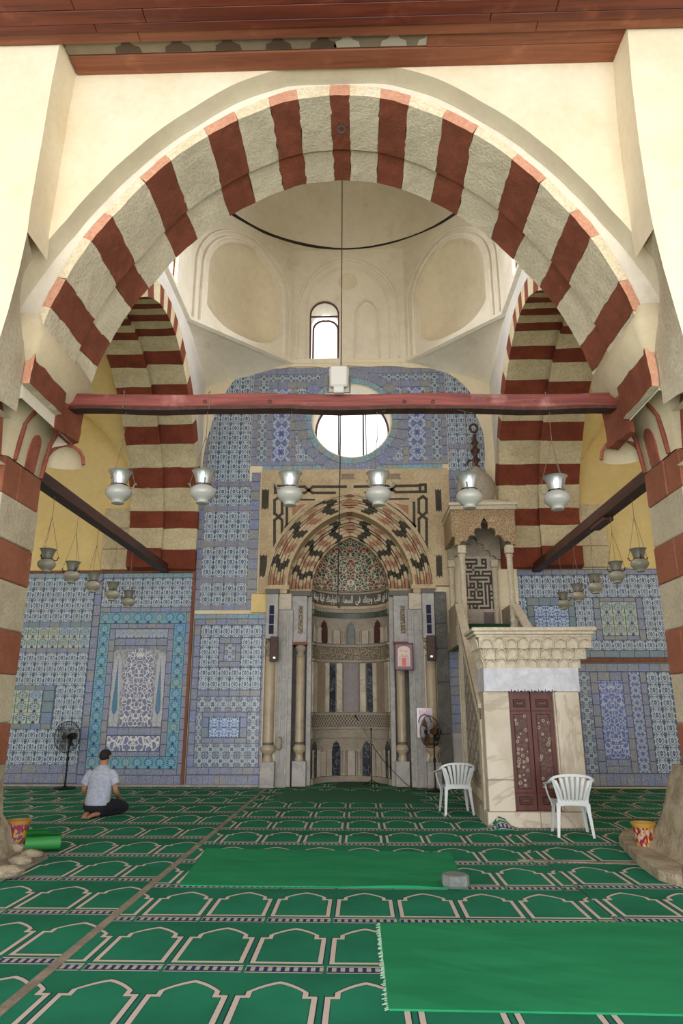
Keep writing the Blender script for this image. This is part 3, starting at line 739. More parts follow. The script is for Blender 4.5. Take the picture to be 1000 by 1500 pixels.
# --- windows
M_pane = begin('window_pane'); finish(M_pane, (.9, .95, 1.), .05, trans=1.0, spec=.2)
mb = MB(); YG = YW+.82
P = [(WCX+.985*math.cos(2*PI*i/48), YG, WCZ+.985*math.sin(2*PI*i/48)) for i in range(48)]
w1 = struct('window_1', MB().tube(P, .04, 6, closed=True), M_winwood)
for dx in (-.36, .3):
    h = math.sqrt(.96**2-dx*dx); obj('window_bar', MB().box(WCX+dx-.022, WCX+dx+.022, YG-.02, YG+.02, WCZ-h, WCZ+h), M_iron, w1)
obj('window_bar', MB().box(WCX+.36, WCX+.385, YG-.02, YG+.02, WCZ-.88, WCZ+.88), M_iron, w1)
fn, L = face_map(A[0], A[1])
def tallwin(nm, fn, cu, z0, zs, a, h, d0=.1, d1=.7):
    w = struct(nm, MB().tube(arcpath(fn, cu, a, z0, zs, h, d0, 16)+[fn(cu-a, z0, d0)], .028, 6), M_winwood)
    obj('transom', MB().tube([fn(cu-a, zs-.05, d0), fn(cu+a, zs-.05, d0)], .03, 4), M_winwood, w)
    obj('inner_frame', MB().tube(arcpath(fn, cu, a*.9, z0, zs-.1, h*.7, d1, 14)+[fn(cu-a*.9, z0, d1)], .03, 6), M_winwood, w)
    return w
tallwin('window_2', fn, 1.75-.92, ZD+.02, 12.0, .385, .4)
f2, L2 = face_map(A[2], A[3]); tallwin('window_3', f2, L2/2, ZD+.1, 12.1, .385, .4)
f2, L2 = face_map(A[6], A[7]); tallwin('window_4', f2, L2/2, ZD+.1, 12.1, .385, .4)
# --- wooden ceiling over the foreground
cl = struct('ceiling', MB().box(-16, 15, -3.2, 7.2, 10.25, 10.4), M_plank2)
obj('plank', MB().bbox(-3.75, 3.42, 6.82, 7.1, 9.86, 9.95), M_plank2, cl)
obj('plank', MB().bbox(.9, 3.42, 6.58, 6.81, 9.85, 9.95), M_plank2, cl)
m = begin('faded_painted_board'); x, y, z = wpos(); cc = mixc(noise(vec(x, y, z), 6., 4), '8a7c66', '6e6150'); finish(m, cc, .8)
obj('plank', MB().bbox(-3.75, .9, 6.58, 6.81, 9.87, 9.95), m, cl)
Mb1, Mb2 = plain('faded_dark_motif', '4d3c2c', .8), plain('faded_light_motif', 'aaa190', .8)
for i, x in enumerate([-2.95, -2.3, -1.65, -1.0, -.42, -.12, .48, .95]):
    w = .17; y0, y1 = 6.62, 6.79
    mb = MB().prism([(x-w, y1), (x-w*.9, y0+.1), (x-w*.45, y0+.07), (x-w*.2, y0), (x+w*.2, y0), (x+w*.45, y0+.07), (x+w*.9, y0+.1), (x+w, y1)], lambda u, w_, d: (u, w_, d), 9.864, 9.875)
    obj('painted_motif', mb, Mb1 if i < 5 else Mb2, cl)
for (y0, y1, z, mt) in ((6.42, 6.58, 9.78, M_plank2), (6.3, 6.415, 9.74, M_plank), (6.12, 6.295, 9.735, M_plank), (5.9, 6.115, 9.73, M_plank), (5.6, 5.895, 9.73, M_plank)):
    xs_ = sorted([-7.5, 7]+([-2.9+random.uniform(-.5, .5), 1.9+random.uniform(-.8, .8)]))
    for a, b in zip(xs_, xs_[1:]): obj('plank', MB().bbox(a+.003, b-.003, y0+.002, y1-.002, z+random.uniform(-.004, .004), z+.2, .006), mt, cl)
# ================================================================== TILE REVETMENTS on the qibla wall
YT = YW-.02
def backing(name, px, parent, mat, Y0=YT-.002, Y1=YW-.001, xz=None):
    if xz: x0, z0, x1, z1 = xz
    else:
        a, b, c, d = px; ym, xm = (b+d)/2, (a+c)/2; x0, x1 = aY(a, ym, YT).x, aY(c, ym, YT).x; z1, z0 = aY(xm, b, YT).z, aY(xm, d, YT).z
    return obj(name, MB().box(x0, x1, Y0, Y1, z0, z1), mat, parent)
M_grout = plain('tile_grout', '5e6675', .9)
def panel(name, label, c, group='glazed tile panels on the far wall'): return thing(name, label, 'tile panel', (c[0], YT, c[1]), group)
# ---- left wall, outer field
p = panel('tile_field', 'large blue and white tile field on the far left wall behind the standing fan', (-6.6, 0.0))
def rowz(y, x=90): return aY(x, y, YT).z
backing('mortar_bed', None, p, M_grout, xz=(-8.95, .02, -6.43, 4.86))
F = lambda kind, y0, y1, xa=-8.95, xb=-6.44, tw=.25, th=.25: field(p, kind, None, YT, tw, th, xz=(xa, rowz(y1), xb, rowz(y0)))
F('tealborder', 840, 847, th=.12); F('ogee', 847, 911); F('greyteal', 911, 919, th=.13)
F('green', 919, 949); F('border', 949, 956, th=.12); F('ogee', 956, 1004)
F('greyteal', 1004, 1011, -8.55, -7.15, th=.12); F('greyteal', 1060, 1068, -8.55, -7.15, th=.12)
F('greyteal', 1011, 1060, -8.55, -8.35, .2, .25); F('green', 1011, 1060, -8.35, -7.42, .31, .27); F('greyteal', 1011, 1060, -7.4, -7.15, .2, .25)
F('ogee', 1004, 1068, -7.12, -6.44); F('ogee', 1004, 1068, -8.95, -8.57)
F('ogee', 1068, 1120); F('border', 1120, 1133, tw=.3, th=.2); F('border', 1133, 1147, tw=.14, th=.2)
# ---- left wall, niche panel with two cypresses
p = panel('cypress_tile_panel', 'turquoise-bordered tile panel with painted arch and two cypress trees, behind the kneeling man', (-5.1, 0.0))
backing('mortar_bed', None, p, M_grout, xz=(-6.43, .02, -4.06, 4.86))
G = lambda kind, x0, z0, x1, z1, tw=.25, th=.25: field(p, kind, None, YT, tw, th, xz=(x0, z0, x1, z1))
zt = 4.85; xl_, xr_ = -6.25, -4.06
G('tealborder', xl_, zt-.11, xr_, zt, .25, .11); G('ogee', xl_, 4.03, xr_, zt-.12, .25, .24); G('border', xl_, 3.91, xr_, 4.02, .25, .13)
G('border', -6.42, .25, -6.26, 4.85, .17, .25)
G('teal', -6.24, 3.64, -4.17, 3.9, .25, .25); G('teal', -6.24, .64, -5.98, 3.63, .26, .25); G('teal', -4.43, .64, -4.17, 3.63, .26, .25); G('teal', -6.24, .38, -4.17, .63, .25, .25)
G('border', -4.16, .25, -4.06, 3.9, .17, .25); G('border', xl_, .25, -4.17, .37, .3, .2); G('border', -6.42, .05, xr_, .24, .16, .17)
G('border', -5.97, 3.52, -4.44, 3.63, .22, .12); G('border', -5.97, .64, -5.84, 3.51, .13, .25); G('border', -4.57, .64, -4.44, 3.51, .13, .25); G('border', -5.83, .64, -4.58, .74, .25, .12)
G('round', -5.83, 3.3, -4.58, 3.5, .178, .2); G('border', -5.83, 3.12, -4.58, 3.28, .25, .14)
G('border', -5.83, 1.1, -4.58, 1.26, .25, .14)
t_fl = t_flower('niche_panel_floral_glaze', '6c7093', 'd4d2ce', 2.6, 2.2); t_fs = t_flower('white_floral_strip_glaze', '7077a0', 'd9d7d3', 3., .25)
q = MB().bbox(-5.7, -4.72, YT-.014, YT, 1.01, 1.35, .01); me = MB()
def flatpanel(name, x0, z0, x1, z1, mat, parent, poly=None, th=.014, Y=None):
    Y = YT if Y is None else Y
    mb = MB()
    if poly is None: poly = [(0, 0), (1, 0), (1, 1), (0, 1)]
    mb.prism(poly, lambda u, w, d: (u, d, w), -th, 0)
    m_ = mesh(name, mb, mat); return inst(name, m_, parent, (x0, Y, z0), (x1-x0, 1, z1-z0))
flatpanel('floral_strip', -5.81, .76, -4.6, 1.08, t_fs, p)
t_gr = t_border('grey_blue_spandrel_glaze', '8f94a6', '7f8aa0', 'b8bbc0')
flatpanel('spandrel_tile', -5.83, 1.27, -4.58, 3.11, t_gr, p)
ap = [(0, 0), (1, 0), (1, .78)]+[(.5+.5*math.cos(PI*i/16), .8+.2*math.sin(PI*i/16)) for i in range(17)]+[(0, .78)]
flatpanel('painted_arch', -5.55, 1.29, -4.84, 3.05, t_fl, p, ap, .02)
M_cyp = t_border('cypress_blue_glaze', '2a6e92', '26607f', '3a7f9e'); M_whp = t_flower('white_strip_glaze', '8a8da6', 'dcdad4', 4., 6.)
for xc in (-5.705, -4.695):
    flatpanel('flower_strip', xc-.1, 1.29, xc+.1, 2.98, M_whp, p, [(0, 0), (1, 0), (1, .86), (.7, .95), (.5, 1), (.3, .95), (0, .86)], .017)
    flatpanel('cypress', xc-.062, 1.55, xc+.062, 2.8, M_cyp, p, [(.5, .0), (.75, .02), (1, .1), (.95, .25), (.6, .8), (.5, 1), (.4, .8), (.05, .25), (0, .1), (.25, .02)], .024)
    flatpanel('cypress_trunk', xc-.009, 1.3, xc+.009, 1.57, t_gr, p, None, .022)
# ---- left low panel beside the mihrab
p = panel('low_tile_panel', 'low square-topped blue tile panel between brown wood strip and left mihrab column', (-3.1, 0.0))
xa, xb = -3.97, -2.16
backing('mortar_bed', None, p, M_grout, xz=(xa, .02, xb, 3.86))
G('tealborder', xa, 3.74, xb, 3.85, .25, .11); G('border', xa+.03, 3.6, xb-.02, 3.73, .25, .13)
G('border', xa+.03, .42, xa+.17, 3.59, .14, .25); G('border', xb-.16, .42, xb-.02, 3.59, .14, .25)
for q_ in ((xa+.18, 2.1, xb-.17, 2.61), (xa+.18, 3.31, xb-.17, 3.59), (xa+.18, 2.62, -3.34, 3.3), (-2.82, 2.62, xb-.17, 3.3)): field(p, 'ogee', None, YT, .245, .24, xz=q_)
G('border', -3.33, 2.62, -2.83, 2.74, .25, .12); G('border', -3.33, 3.16, -2.83, 3.3, .25, .13); G('border', -3.33, 2.75, -3.22, 3.15, .11, .2); G('border', -2.94, 2.75, -2.83, 3.15, .11, .2); G('dense', -3.21, 2.75, -2.95, 3.15, .26, .2)
G('border', xa+.18, 1.96, xb-.17, 2.09, .25, .13)
for q_ in ((xa+.18, .42, xb-.17, .92), (xa+.18, 1.61, xb-.17, 1.95), (xa+.18, .93, -3.65, 1.6), (-2.61, .93, xb-.17, 1.6)): field(p, 'dense', None, YT, .242, .245, xz=q_)
G('border', -3.64, .93, -2.62, 1.04, .25, .11); G('border', -3.64, 1.5, -2.62, 1.6, .25, .1); G('greyteal', -3.64, 1.05, -3.5, 1.49, .14, .22); G('border', -2.77, 1.05, -2.62, 1.49, .14, .22); G('bold', -3.48, 1.05, -2.79, 1.49, .23, .22)
G('border', xa+.03, .26, xb-.02, .41, .25, .15); G('border', xa+.03, .04, xb-.02, .25, .13, .2)
# ---- central field above the mihrab
p = panel('round_window_tile_field', 'tall blue tile field surrounding the round window above the mihrab', (-.4, 4.0))
YF = YT
def Cf(kind, px, tw=.25, th=.25, keep=None, par=None): field(par or p, kind, px, YF, tw, th, keep)
win = lambda r: (lambda cx, cz: math.hypot(cx-WCX, cz-WCZ) > r)
k = win(1.27)
zpx = lambda y, x=510: aY(x, y, YF).z
Z690, Z681, Z548, Z559, Z568, Z541 = zpx(691), zpx(681), zpx(548), zpx(559), zpx(568), zpx(539)
def H(kind, x0, z0, x1, z1, tw=.25, th=.25, keep=None, par=None): field(par or p, kind, None, YF, tw, th, keep, xz=(x0, z0, x1, z1))
Xc = -.26
H('tealborder', Xc-2.2, Z690, Xc+2.35, Z681, .25, .17)
H('border', Xc-2.4, Z548, Xc+2.4, Z541+.02, .25, .14); H('dense', Xc-2.1, Z559, Xc+2.1, Z548, .24, .22); H('border', Xc-2.1, Z568, Xc+2.1, Z559, .25, .17, k)
for s in (-1, 1):
    def Hs(kind, a, z0, b, z1, tw=.25, th=.25, keep=None):
        x0, x1 = (Xc-b, Xc-a) if s < 0 else (Xc+a, Xc+b); H(kind, x0, z0, x1, z1, tw, th, keep)
    Hs('border', 1.38, Z681, 1.5, Z568, .12, .25, k)
    Hs('arab', 1.51, Z681+.1, 1.97, Z568, .46, .46)
    Hs('border', 1.98, Z681, 2.1, Z568, .12, .25); Hs('dense', 2.11, Z681+.1, 2.36, Z548-.0, .25, .24); Hs('border', 2.37, Z681, 2.5, Z541, .13, .25)
    Hs('border', 1.51, Z681, 2.36, Z681+.1, .25, .1)
    Hs('ogee', .55, Z681+.1, 1.37, Z681+.6, .27, .25, k); Hs('dense', .3, Z681+.1, .54, Z681+.35, .24, .25, k); Hs('border', .3, Z681, 1.37, Z681+.09, .25, .1)
    Hs('ogee', .55, Z681+.6, 1.37, Z568, .27, .25, k)
H('border', Xc-.29, Z681, Xc+.29, Z681+.09, .25, .1)
# rings of curved border tiles round the window
for r0, r1, kind, nn in ((1.04, 1.19, 'tealborder', 28), (1.2, 1.46, 'border', 30)):
    for i in range(nn):
        a0, a1 = 2*PI*(i+.03)/nn, 2*PI*(i+.97)/nn; mb = MB()
        am = (a0+a1)/2; P = []
        for r_, aa in ((r0, (a0, am, a1)), (r1, (a1, am, a0))):
            for a_ in aa: P.append((WCX+r_*math.cos(a_), WCZ+r_*math.sin(a_)))
        c_ = (sum(q[0] for q in P)/6, sum(q[1] for q in P)/6); w_ = r1-r0
        P = [((x-c_[0])/.26+.5, (z-c_[1])/.26+.5) for x, z in P]
        mb.prism(P, lambda u, w, d: (u, d, w), -.022, 0)
        inst('tile', mesh('curved_tile', mb, TM[kind]), p, (c_[0]-.13, YF, c_[1]-.13), (.26, 1, .26)); NTILE += 1
p2 = panel('side_tile_field', 'tall strip of blue ogee tiles left of the mosaic mihrab arch, reaching from floor panel to drum', (-3.2, 3.9))
xl = -4.02
H('border', xl, 3.95, xl+.14, 9.2, .14, .25, par=p2); H('border', -2.72, 3.95, -2.5, Z690, .2, .25, par=p2)
zs = [3.95]; bands = [('ogee', 3.95+.12, 4.6), ('ogee', 4.75, 5.5), ('ogee', 5.65, 6.4), ('ogee', 6.55, 7.05)]
for kd, a, b in bands: H(kd, xl+.15, a, -2.73, b, .26, .25, par=p2); H('border', xl+.15, b+.01, -2.73, b+.14, .26, .13, par=p2)
H('border', xl+.15, 3.95, -2.73, 4.06, .26, .11, par=p2); H('ogee', xl+.15, 7.2, -2.78, 10.35, .262, .255, par=p2)
p3 = panel('side_tile_field', 'strip of blue ogee tiles above the pulpit canopy, right of the mosaic mihrab arch', (2.8, 5.3))
xr = 3.36
H('border', 2.24, 5.3, 2.4, Z690, .15, .25, par=p3); H('ogee', 2.41, 5.3, xr-.1, 7.0, .28, .25, par=p3); H('dense', 2.41, 7.01, xr-.1, 7.26, .26, .25, par=p3)
H('border', 2.26, 7.27, xr, 7.42, .25, .15, par=p3); H('ogee', 2.26, 7.43, xr-.15, 8.0, .27, .27, par=p3); H('border', 2.26, 8.01, xr, 8.14, .25, .13, par=p3); H('ogee', 2.26, 8.15, xr-.15, 10.2, .27, .255, par=p3)
# plaster surround with the rounded outline of the tile field
out = [(4.2, -.1), (709,700), (709,683), (707,632), (696,606), (690,576), (668,554), (643,541), (600,539), (540,538), (475,539), (410,540), (376,542), (346,552), (331,574), (316,602), (307,632), (303,660), (299,700), (296,735)]
pts = [pxz(x, y, YT-.03) for x, y in out[1:]]
pts[-1] = (pts[-1][0], 7.0); pts[0] = (3.18, 7.0)
mb = MB(); cc = (-.35, 7.6); rect = (-4.2, 3.75, 6.9, 10.6)
A_ = [math.atan2(z-cc[1], x-cc[0]) for x, z in pts]; R_ = [math.hypot(z-cc[1], x-cc[0]) for x, z in pts]
A_[-1] += 2*PI if A_[-1] < 0 else 0
a_lo, a_hi = A_[0], A_[-1]
holed(mb, cc, lambda t: float(np.interp(t, A_, R_)), rect, FXZ, YT-.032, YT+.015, a_lo, a_hi, n=90)
struct('trim_8', mb, M_cream)
struct('trim_9', MB().box(3.18, 3.75, YT-.032, YT+.01, 4.0, 7.0), M_cream)
# ---- right wall, upper and lower
p = panel('upper_tile_field', 'blue and white ogee tile field on the far right wall above the brown wood rail', (5.0, 2.85))
backing('mortar_bed', None, p, M_grout, xz=(3.6, 2.8, 7.35, 4.9))
G('border', 3.6, 4.76, 7.35, 4.88, .2, .11); [field(p, 'ogee', None, YT, .25, .252, xz=q_) for q_ in ((3.6, 2.98, 7.35, 3.21), (3.6, 4.22, 7.35, 4.75), (3.6, 3.22, 3.94, 4.21), (3.95, 3.22, 5.05, 3.49), (5.06, 3.22, 5.49, 4.21), (6.65, 3.22, 7.35, 4.21))]; G('greyteal', 3.6, 2.82, 7.35, 2.97, .35, .15)
G('greyteal', 3.95, 4.03, 5.05, 4.21, .3, .17); G('bold', 4.1, 3.5, 4.9, 4.02, .26, .26); G('greyteal', 3.95, 3.5, 4.09, 4.02, .14, .26); G('greyteal', 4.91, 3.5, 5.05, 4.02, .14, .26)
G('border', 5.5, 3.2, 5.64, 4.2, .14, .25); G('border', 6.5, 3.2, 6.64, 4.2, .14, .25); G('green', 5.65, 3.32, 6.49, 4.1, .28, .26); G('border', 5.65, 4.11, 6.49, 4.2, .28, .09); G('border', 5.65, 3.22, 6.49, 3.31, .28, .09)
p = panel('lower_tile_panel', 'deep blue arabesque tile panel on the far right wall, below the wood rail', (5.8, 0.0))
backing('mortar_bed', None, p, M_grout, xz=(4.2, .02, 7.35, 2.7))
t_fb = t_flower('blue_garden_glaze', '5668ad', 'b9bfd2', 2.2, 2.6)
G('border', 4.2, 2.5, 7.35, 2.68, .25, .17); G('border', 4.2, .04, 7.35, .3, .15, .26)
G('border', 4.75, .31, 4.97, 2.49, .2, .25); G('dense', 4.98, .31, 5.25, 2.49, .27, .25); G('border', 5.26, .31, 5.42, 2.49, .15, .25); G('border', 5.43, 2.3, 5.97, 2.49, .27, .18); G('border', 5.43, .31, 5.97, .6, .27, .14)
flatpanel('floral_panel', 5.43, .61, 5.97, 2.29, t_fb, p); G('border', 5.98, .31, 6.12, 2.49, .14, .25); G('arab', 6.13, .31, 6.38, 2.49, .25, .27); G('border', 6.39, .31, 6.52, 2.49, .13, .25); G('ogee', 6.53, .31, 7.35, 2.49, .27, .27); G('border', 4.2, .31, 4.74, 2.49, .18, .25)
# narrow strip between slate pilaster and pulpit
p = panel('tile_strip', 'narrow vertical strip of blue tiles between the slate pilaster and pulpit stair', (2.13, 1.0))
G('border', 2.02, 1.15, 2.26, 3.0, .12, .2)
obj('plaster_patch', MB().box(2.02, 2.26, YT-.01, YW, .0, 1.14), M_marble_blue, p)
print('tiles', NTILE)
# wood strips
for nm, a, b in (('trim_1', (-4.055, 0.0), (-3.985, 4.88)),):
    struct(nm, MB().bbox(a[0], b[0], YW-.07, YW, a[1], b[1], .008), M_trimwood)
struct('trim_2', MB().bbox(-8.95, -4.02, YW-.06, YW, 4.86, 4.93, .008), M_trimwood)
struct('trim_3', MB().bbox(3.6, 7.35, YW-.07, YW, 2.71, 2.8, .008), M_trimwood)
struct('trim_4', MB().bbox(3.6, 7.35, YW-.05, YW, 4.89, 4.93, .008), M_scream)
struct('baseboard_back', MB().bbox(-8.95, -2.2, YW-.12, YW-.03, 0, .05, .01), M_marble_grey)
# ================================================================== MIHRAB
mh = thing('mihrab', 'marble and mosaic prayer niche with joggled arch in the middle of the far wall', 'prayer niche', (NCX, YW, 0))
Y1, Y2 = YW-.12, YW+.3                                        # face of the surround; face of the recessed inner order
SPZ = 4.5
def arcr(a, h):
    c = (h*h-a*a)/(2*a); R = a+c
    def r(t):
        ct = abs(math.cos(math.radians(t))); return -c*ct+math.sqrt(R*R-c*c*(1-ct*ct))
    return r
ro1, ri1, ri2 = arcr(1.97, 2.3), arcr(1.5, 1.86), arcr(.94, 1.3)
sp = MB()
holed(sp, (NCX, SPZ), lambda t: ro1(math.degrees(t)), (-2.45, 2.2, SPZ, 7.46), FXZ, Y1, YW, 0, PI, n=80)
obj('spandrel_slab', sp, M_mos_cream, mh)
obj('impost_slab', MB().box(-2.45, -1.76, Y1, YW, 4.33, SPZ), M_mos_cream, mh); obj('impost_slab', MB().box(1.26, 1.7, Y1, YW, 4.33, SPZ), M_mos_cream, mh)
obj('ochre_block', MB().bbox(-2.62, -2.14, Y1+.04, YW, 3.88, 4.33, .01), M_yellow, mh)
M_band = plain('dark_grey_band', '5f5d55', .6)
NP = 25
def jig(knobs=3):                                             # jigsaw outline along an edge: (position 0..1, sideways offset)
    P = [(0, 0)]; sg = 1
    for k in range(knobs):
        c = (k+.5)/knobs; w = .5/knobs
        for ds, o in ((-.42, 0), (-.3, .25), (-.42, .6), (-.3, .95), (.0, 1.05), (.3, .95), (.42, .6), (.3, .25), (.42, 0)): P.append((c+ds*w*2*.8, sg*o))
        sg = -sg
    return P+[(1, 0)]
JIG = jig()
for (ra, rb, ya, yb, na) in ((ri1, ro1, Y1+.0, YW+.3, .042), (ri2, ri1, Y2, Y2+.14, .038)):
    for i in range(NP):
        mat = (M_mos_black if (i//2) % 2 else M_mos_pink) if i % 2 == 0 else M_mos_cream
        mb = MB(); t0, t1 = 180*i/NP, 180*(i+1)/NP
        def edge(t):
            out = []; sh = 1 if t < 90 else -1
            for s_, o in JIG:
                am = 0 if t in (0, 180) else o*na*sh*180/PI*1.9/max(1, ra(t)+(rb(t)-ra(t))*.5)
                r = ra(t)+(rb(t)-ra(t))*(s_*.94+.03); a = math.radians(t+am); out.append((NCX+r*math.cos(a), SPZ+r*math.sin(a)))
            return out
        e0, e1 = edge(t0), edge(t1); rel = -.01 if i % 2 == 0 else 0
        V0 = [(x, ya+rel, z) for x, z in e0]; V1 = [(x, ya+rel, z) for x, z in e1]; W0 = [(x, yb, z) for x, z in e0]; W1 = [(x, yb, z) for x, z in e1]
        mb.grid([V0, V1]); mb.grid([W0, V0]); mb.grid([V1, W1]); mb.grid([[V0[0], V1[0]], [W0[0], W1[0]]]); mb.grid([[W0[-1], W1[-1]], [V0[-1], V1[-1]]])
        obj('joggled_stone', mb, mat, mh)
for (rf, ya, yb) in ((ri1, Y1-.012, YW+.3), (ro1, Y1-.014, Y1+.02)):   # plain archivolts
    mb = MB(); g = []
    off = .03 if rf is ro1 else .0
    P0 = [(NCX+(rf(t)+off-.0)*math.cos(math.radians(t)), SPZ+(rf(t)+off)*math.sin(math.radians(t))) for t in range(0, 181, 4)]
    P1 = [(NCX+(rf(t)+off+.06)*math.cos(math.radians(t)), SPZ+(rf(t)+off+.06)*math.sin(math.radians(t))) for t in range(0, 181, 4)]
    mb.grid([[(x, ya, z) for x, z in P0], [(x, ya, z) for x, z in P1]]); mb.grid([[(x, yb, z) for x, z in P0], [(x, ya, z) for x, z in P0]]); mb.grid([[(x, ya, z) for x, z in P1], [(x, yb, z) for x, z in P1]])
    obj('archivolt', mb, M_mos_cream, mh)
# interlace of black strips in the spandrels
def strip(px, w=.066, closed=False):
    P = [pxz(x, y, Y1-.004) for x, y in px]
    out = []
    for m_ in (1, -1):
        Q = P if m_ > 0 else [(2*NCX+.03-x, z) for x, z in P]
        mb = MB(); n = len(Q)
        for i in range(n-1):
            (xa, za), (xb, zb) = Q[i], Q[i+1]; L_ = math.hypot(xb-xa, zb-za); ux, uz = (xb-xa)/L_, (zb-za)/L_; e = w/2
            poly = [(xa-ux*e-uz*e, za-uz*e+ux*e), (xa-ux*e+uz*e, za-uz*e-ux*e), (xb+ux*e+uz*e, zb+uz*e-ux*e), (xb+ux*e-uz*e, zb+uz*e+ux*e)]
            mb.prism(poly, FXZ, Y1-.009-i*.0004, Y1+.01)
        obj('inlay_strip', mb, M_mos_black, mh)
strip([(403,712),(403,722),(411,722),(411,712),(403,712)]); strip([(402,803),(402,762),(408,757),(413,752),(413,733),(407,729),(402,733),(402,752),(408,757),(413,762),(413,784),(402,803)])
strip([(411,713),(446,713),(452,718),(458,713),(506,713)]); strip([(411,722),(446,722),(452,718),(458,722),(490,722)])
strip([(420,772),(420,738)]); strip([(428,732),(460,732)], .04); strip([(419,772),(430,762),(443,750),(457,741),(474,734)], .075)
for s in (0, 1):
    P = [pxz(x, y, Y1-.004) for x, y in [(428,742),(448,738),(428,756)]]
    if s: P = [(2*NCX+.03-x, z) for x, z in P]
    obj('inlay_wedge', MB().prism(P, FXZ, Y1-.006, Y1+.01), M_mos_pink, mh)
for (a, b, c, d) in ((384,716,393,747),(381,812,390,846),(637,716,647,750),(638,812,648,846),(498,694,520,702),(560,694,588,702)):
    x0, z1 = pxz(a, b, Y1); x1, z0 = pxz(c, d, Y1); P = []
    m_ = 5
    if c-a < d-b:
        P = [(x0, z0), (x0+(x1-x0)*.25, z0+.05), (x0+(x1-x0)*.5, z0), (x0+(x1-x0)*.75, z0+.05), (x1, z0), (x1, z1), (x0+(x1-x0)*.75, z1-.05), (x0+(x1-x0)*.5, z1), (x0+(x1-x0)*.25, z1-.05), (x0, z1)]
    else: P = [(x0, z0), (x1, z0), (x1-.05, (z0+z1)/2), (x1, z1), (x0, z1), (x0+.05, (z0+z1)/2)]
    obj('inlay_patch', MB().prism(P, FXZ, Y1-.008, Y1+.01), M_mos_black if a < 490 or a > 630 else M_brownmarble, mh)
# niche shell
YN = Y2+.12; phis = [PI+PI*i/40 for i in range(41)]            # semicircle bulging away from the viewer
def NP_(phi, z, r=NR): return (NCX+r*math.sin(phi), YN+r*math.cos(phi)*.9, z)      # phi: -90..90 deg from the axis
def cyl(mb, p0, p1, z0, z1, r=NR, n=None, th=.02, mi=0):
    n = n or max(2, int(abs(p1-p0)/6)); A1 = [math.radians(p0+(p1-p0)*i/n) for i in range(n+1)]
    f0 = [NP_(a, z0, r-th) for a in A1]; f1 = [NP_(a, z1, r-th) for a in A1]; b0 = [NP_(a, z0, r+.01) for a in A1]; b1 = [NP_(a, z1, r+.01) for a in A1]
    mb.grid([f0, f1], mi); mb.grid([f1, b1], mi); mb.grid([b0, f0], mi); mb.grid([[f0[0], f1[0]], [b0[0], b1[0]]], mi); mb.grid([[b0[-1], b1[-1]], [f0[-1], f1[-1]]], mi); return mb
def cylarch(mb, pc, hw, z0, z1, zt, r=NR, th=.03):            # slab with pointed head on the curved wall
    P = [(pc-hw, z0), (pc+hw, z0), (pc+hw, z1), (pc+hw*.8, z1+(zt-z1)*.3), (pc+hw*.75, z1+(zt-z1)*.6), (pc+hw*.3, z1+(zt-z1)*.7), (pc, zt), (pc-hw*.3, z1+(zt-z1)*.7), (pc-hw*.75, z1+(zt-z1)*.6), (pc-hw*.8, z1+(zt-z1)*.3), (pc-hw, z1)]
    return mb.prism([(math.radians(a), z) for a, z in P], lambda u, w, d: NP_(u, w, r-d), th, -.01)
sh = MB(); cyl(sh, -90, 90, 0, 4.55, NR+.02, 30, 0); obj('niche_wall', sh, M_carved, mh, smooth=True)
# conch
m = begin('conch_arabesque_inlay'); x, y, z = wpos(); ax = ab(x-NCX); 
nn_ = noise(vec(ax, z, 0.0), 6., 2)*.13; sc_ = 1.0
q1 = voro(vec(ax+nn_, z+nn_*.7, 0.0), 12.5, 'DISTANCE_TO_EDGE', dim='3D'); q2 = voro(vec(ax+nn_, z+nn_*.7, 0.0), 12.5, 'F1', 'Color')
sp_ = NT.nodes.new('ShaderNodeSeparateColor'); NT.links.new(q2.o, sp_.inputs[0]); kk_ = S(sp_.outputs[0])
c_ = mixc(ss(.42, .5, kk_), '7d4038', '3f4740'); c_ = mixc(ss(.8, .85, kk_), c_, '5c5f52'); c_ = mixc(1.0-ss(.055, .1, q1), c_, 'bdb9a0')
finish(m, c_, .5, bump=q1, strength=.3, dist=.01); M_conch = m
R = []
rim = []
ZC = 4.62
for i in range(13):
    s = i/12; k_ = math.cos(s*PI/2)**.85; zz = ZC+1.28*(math.sin(s*PI/2)**1.0*.62+s*.38)
    R.append([(NCX+NR*k_*math.sin(a), YN+NR*.9*math.cos(a)*math.cos(s*PI/2)**1.1, zz) for a in [math.radians(-90+180*j/32) for j in range(33)]])
obj('conch', MB().grid(R), M_conch, mh, smooth=True)
mb = MB(); mb.tube([Vector(r[0])+Vector((.0, -.02, 0)) for r in R], .045, 6); mb.tube([Vector(r[-1])+Vector((0, -.02, 0)) for r in R], .045, 6); obj('conch_rim', mb, M_green_marble, mh, smooth=True)
# plate of the inner order behind the joggled ring down to the springing (closes the gap round the conch)
mb = MB(); holed(mb, (NCX, SPZ), lambda t: ri2(math.degrees(t)), (-1.9, 1.4, SPZ, 6.6), FXZ, Y2+.02, Y2+.2, 0, PI, n=60); obj('inner_order_backing', mb, M_mos_cream, mh)
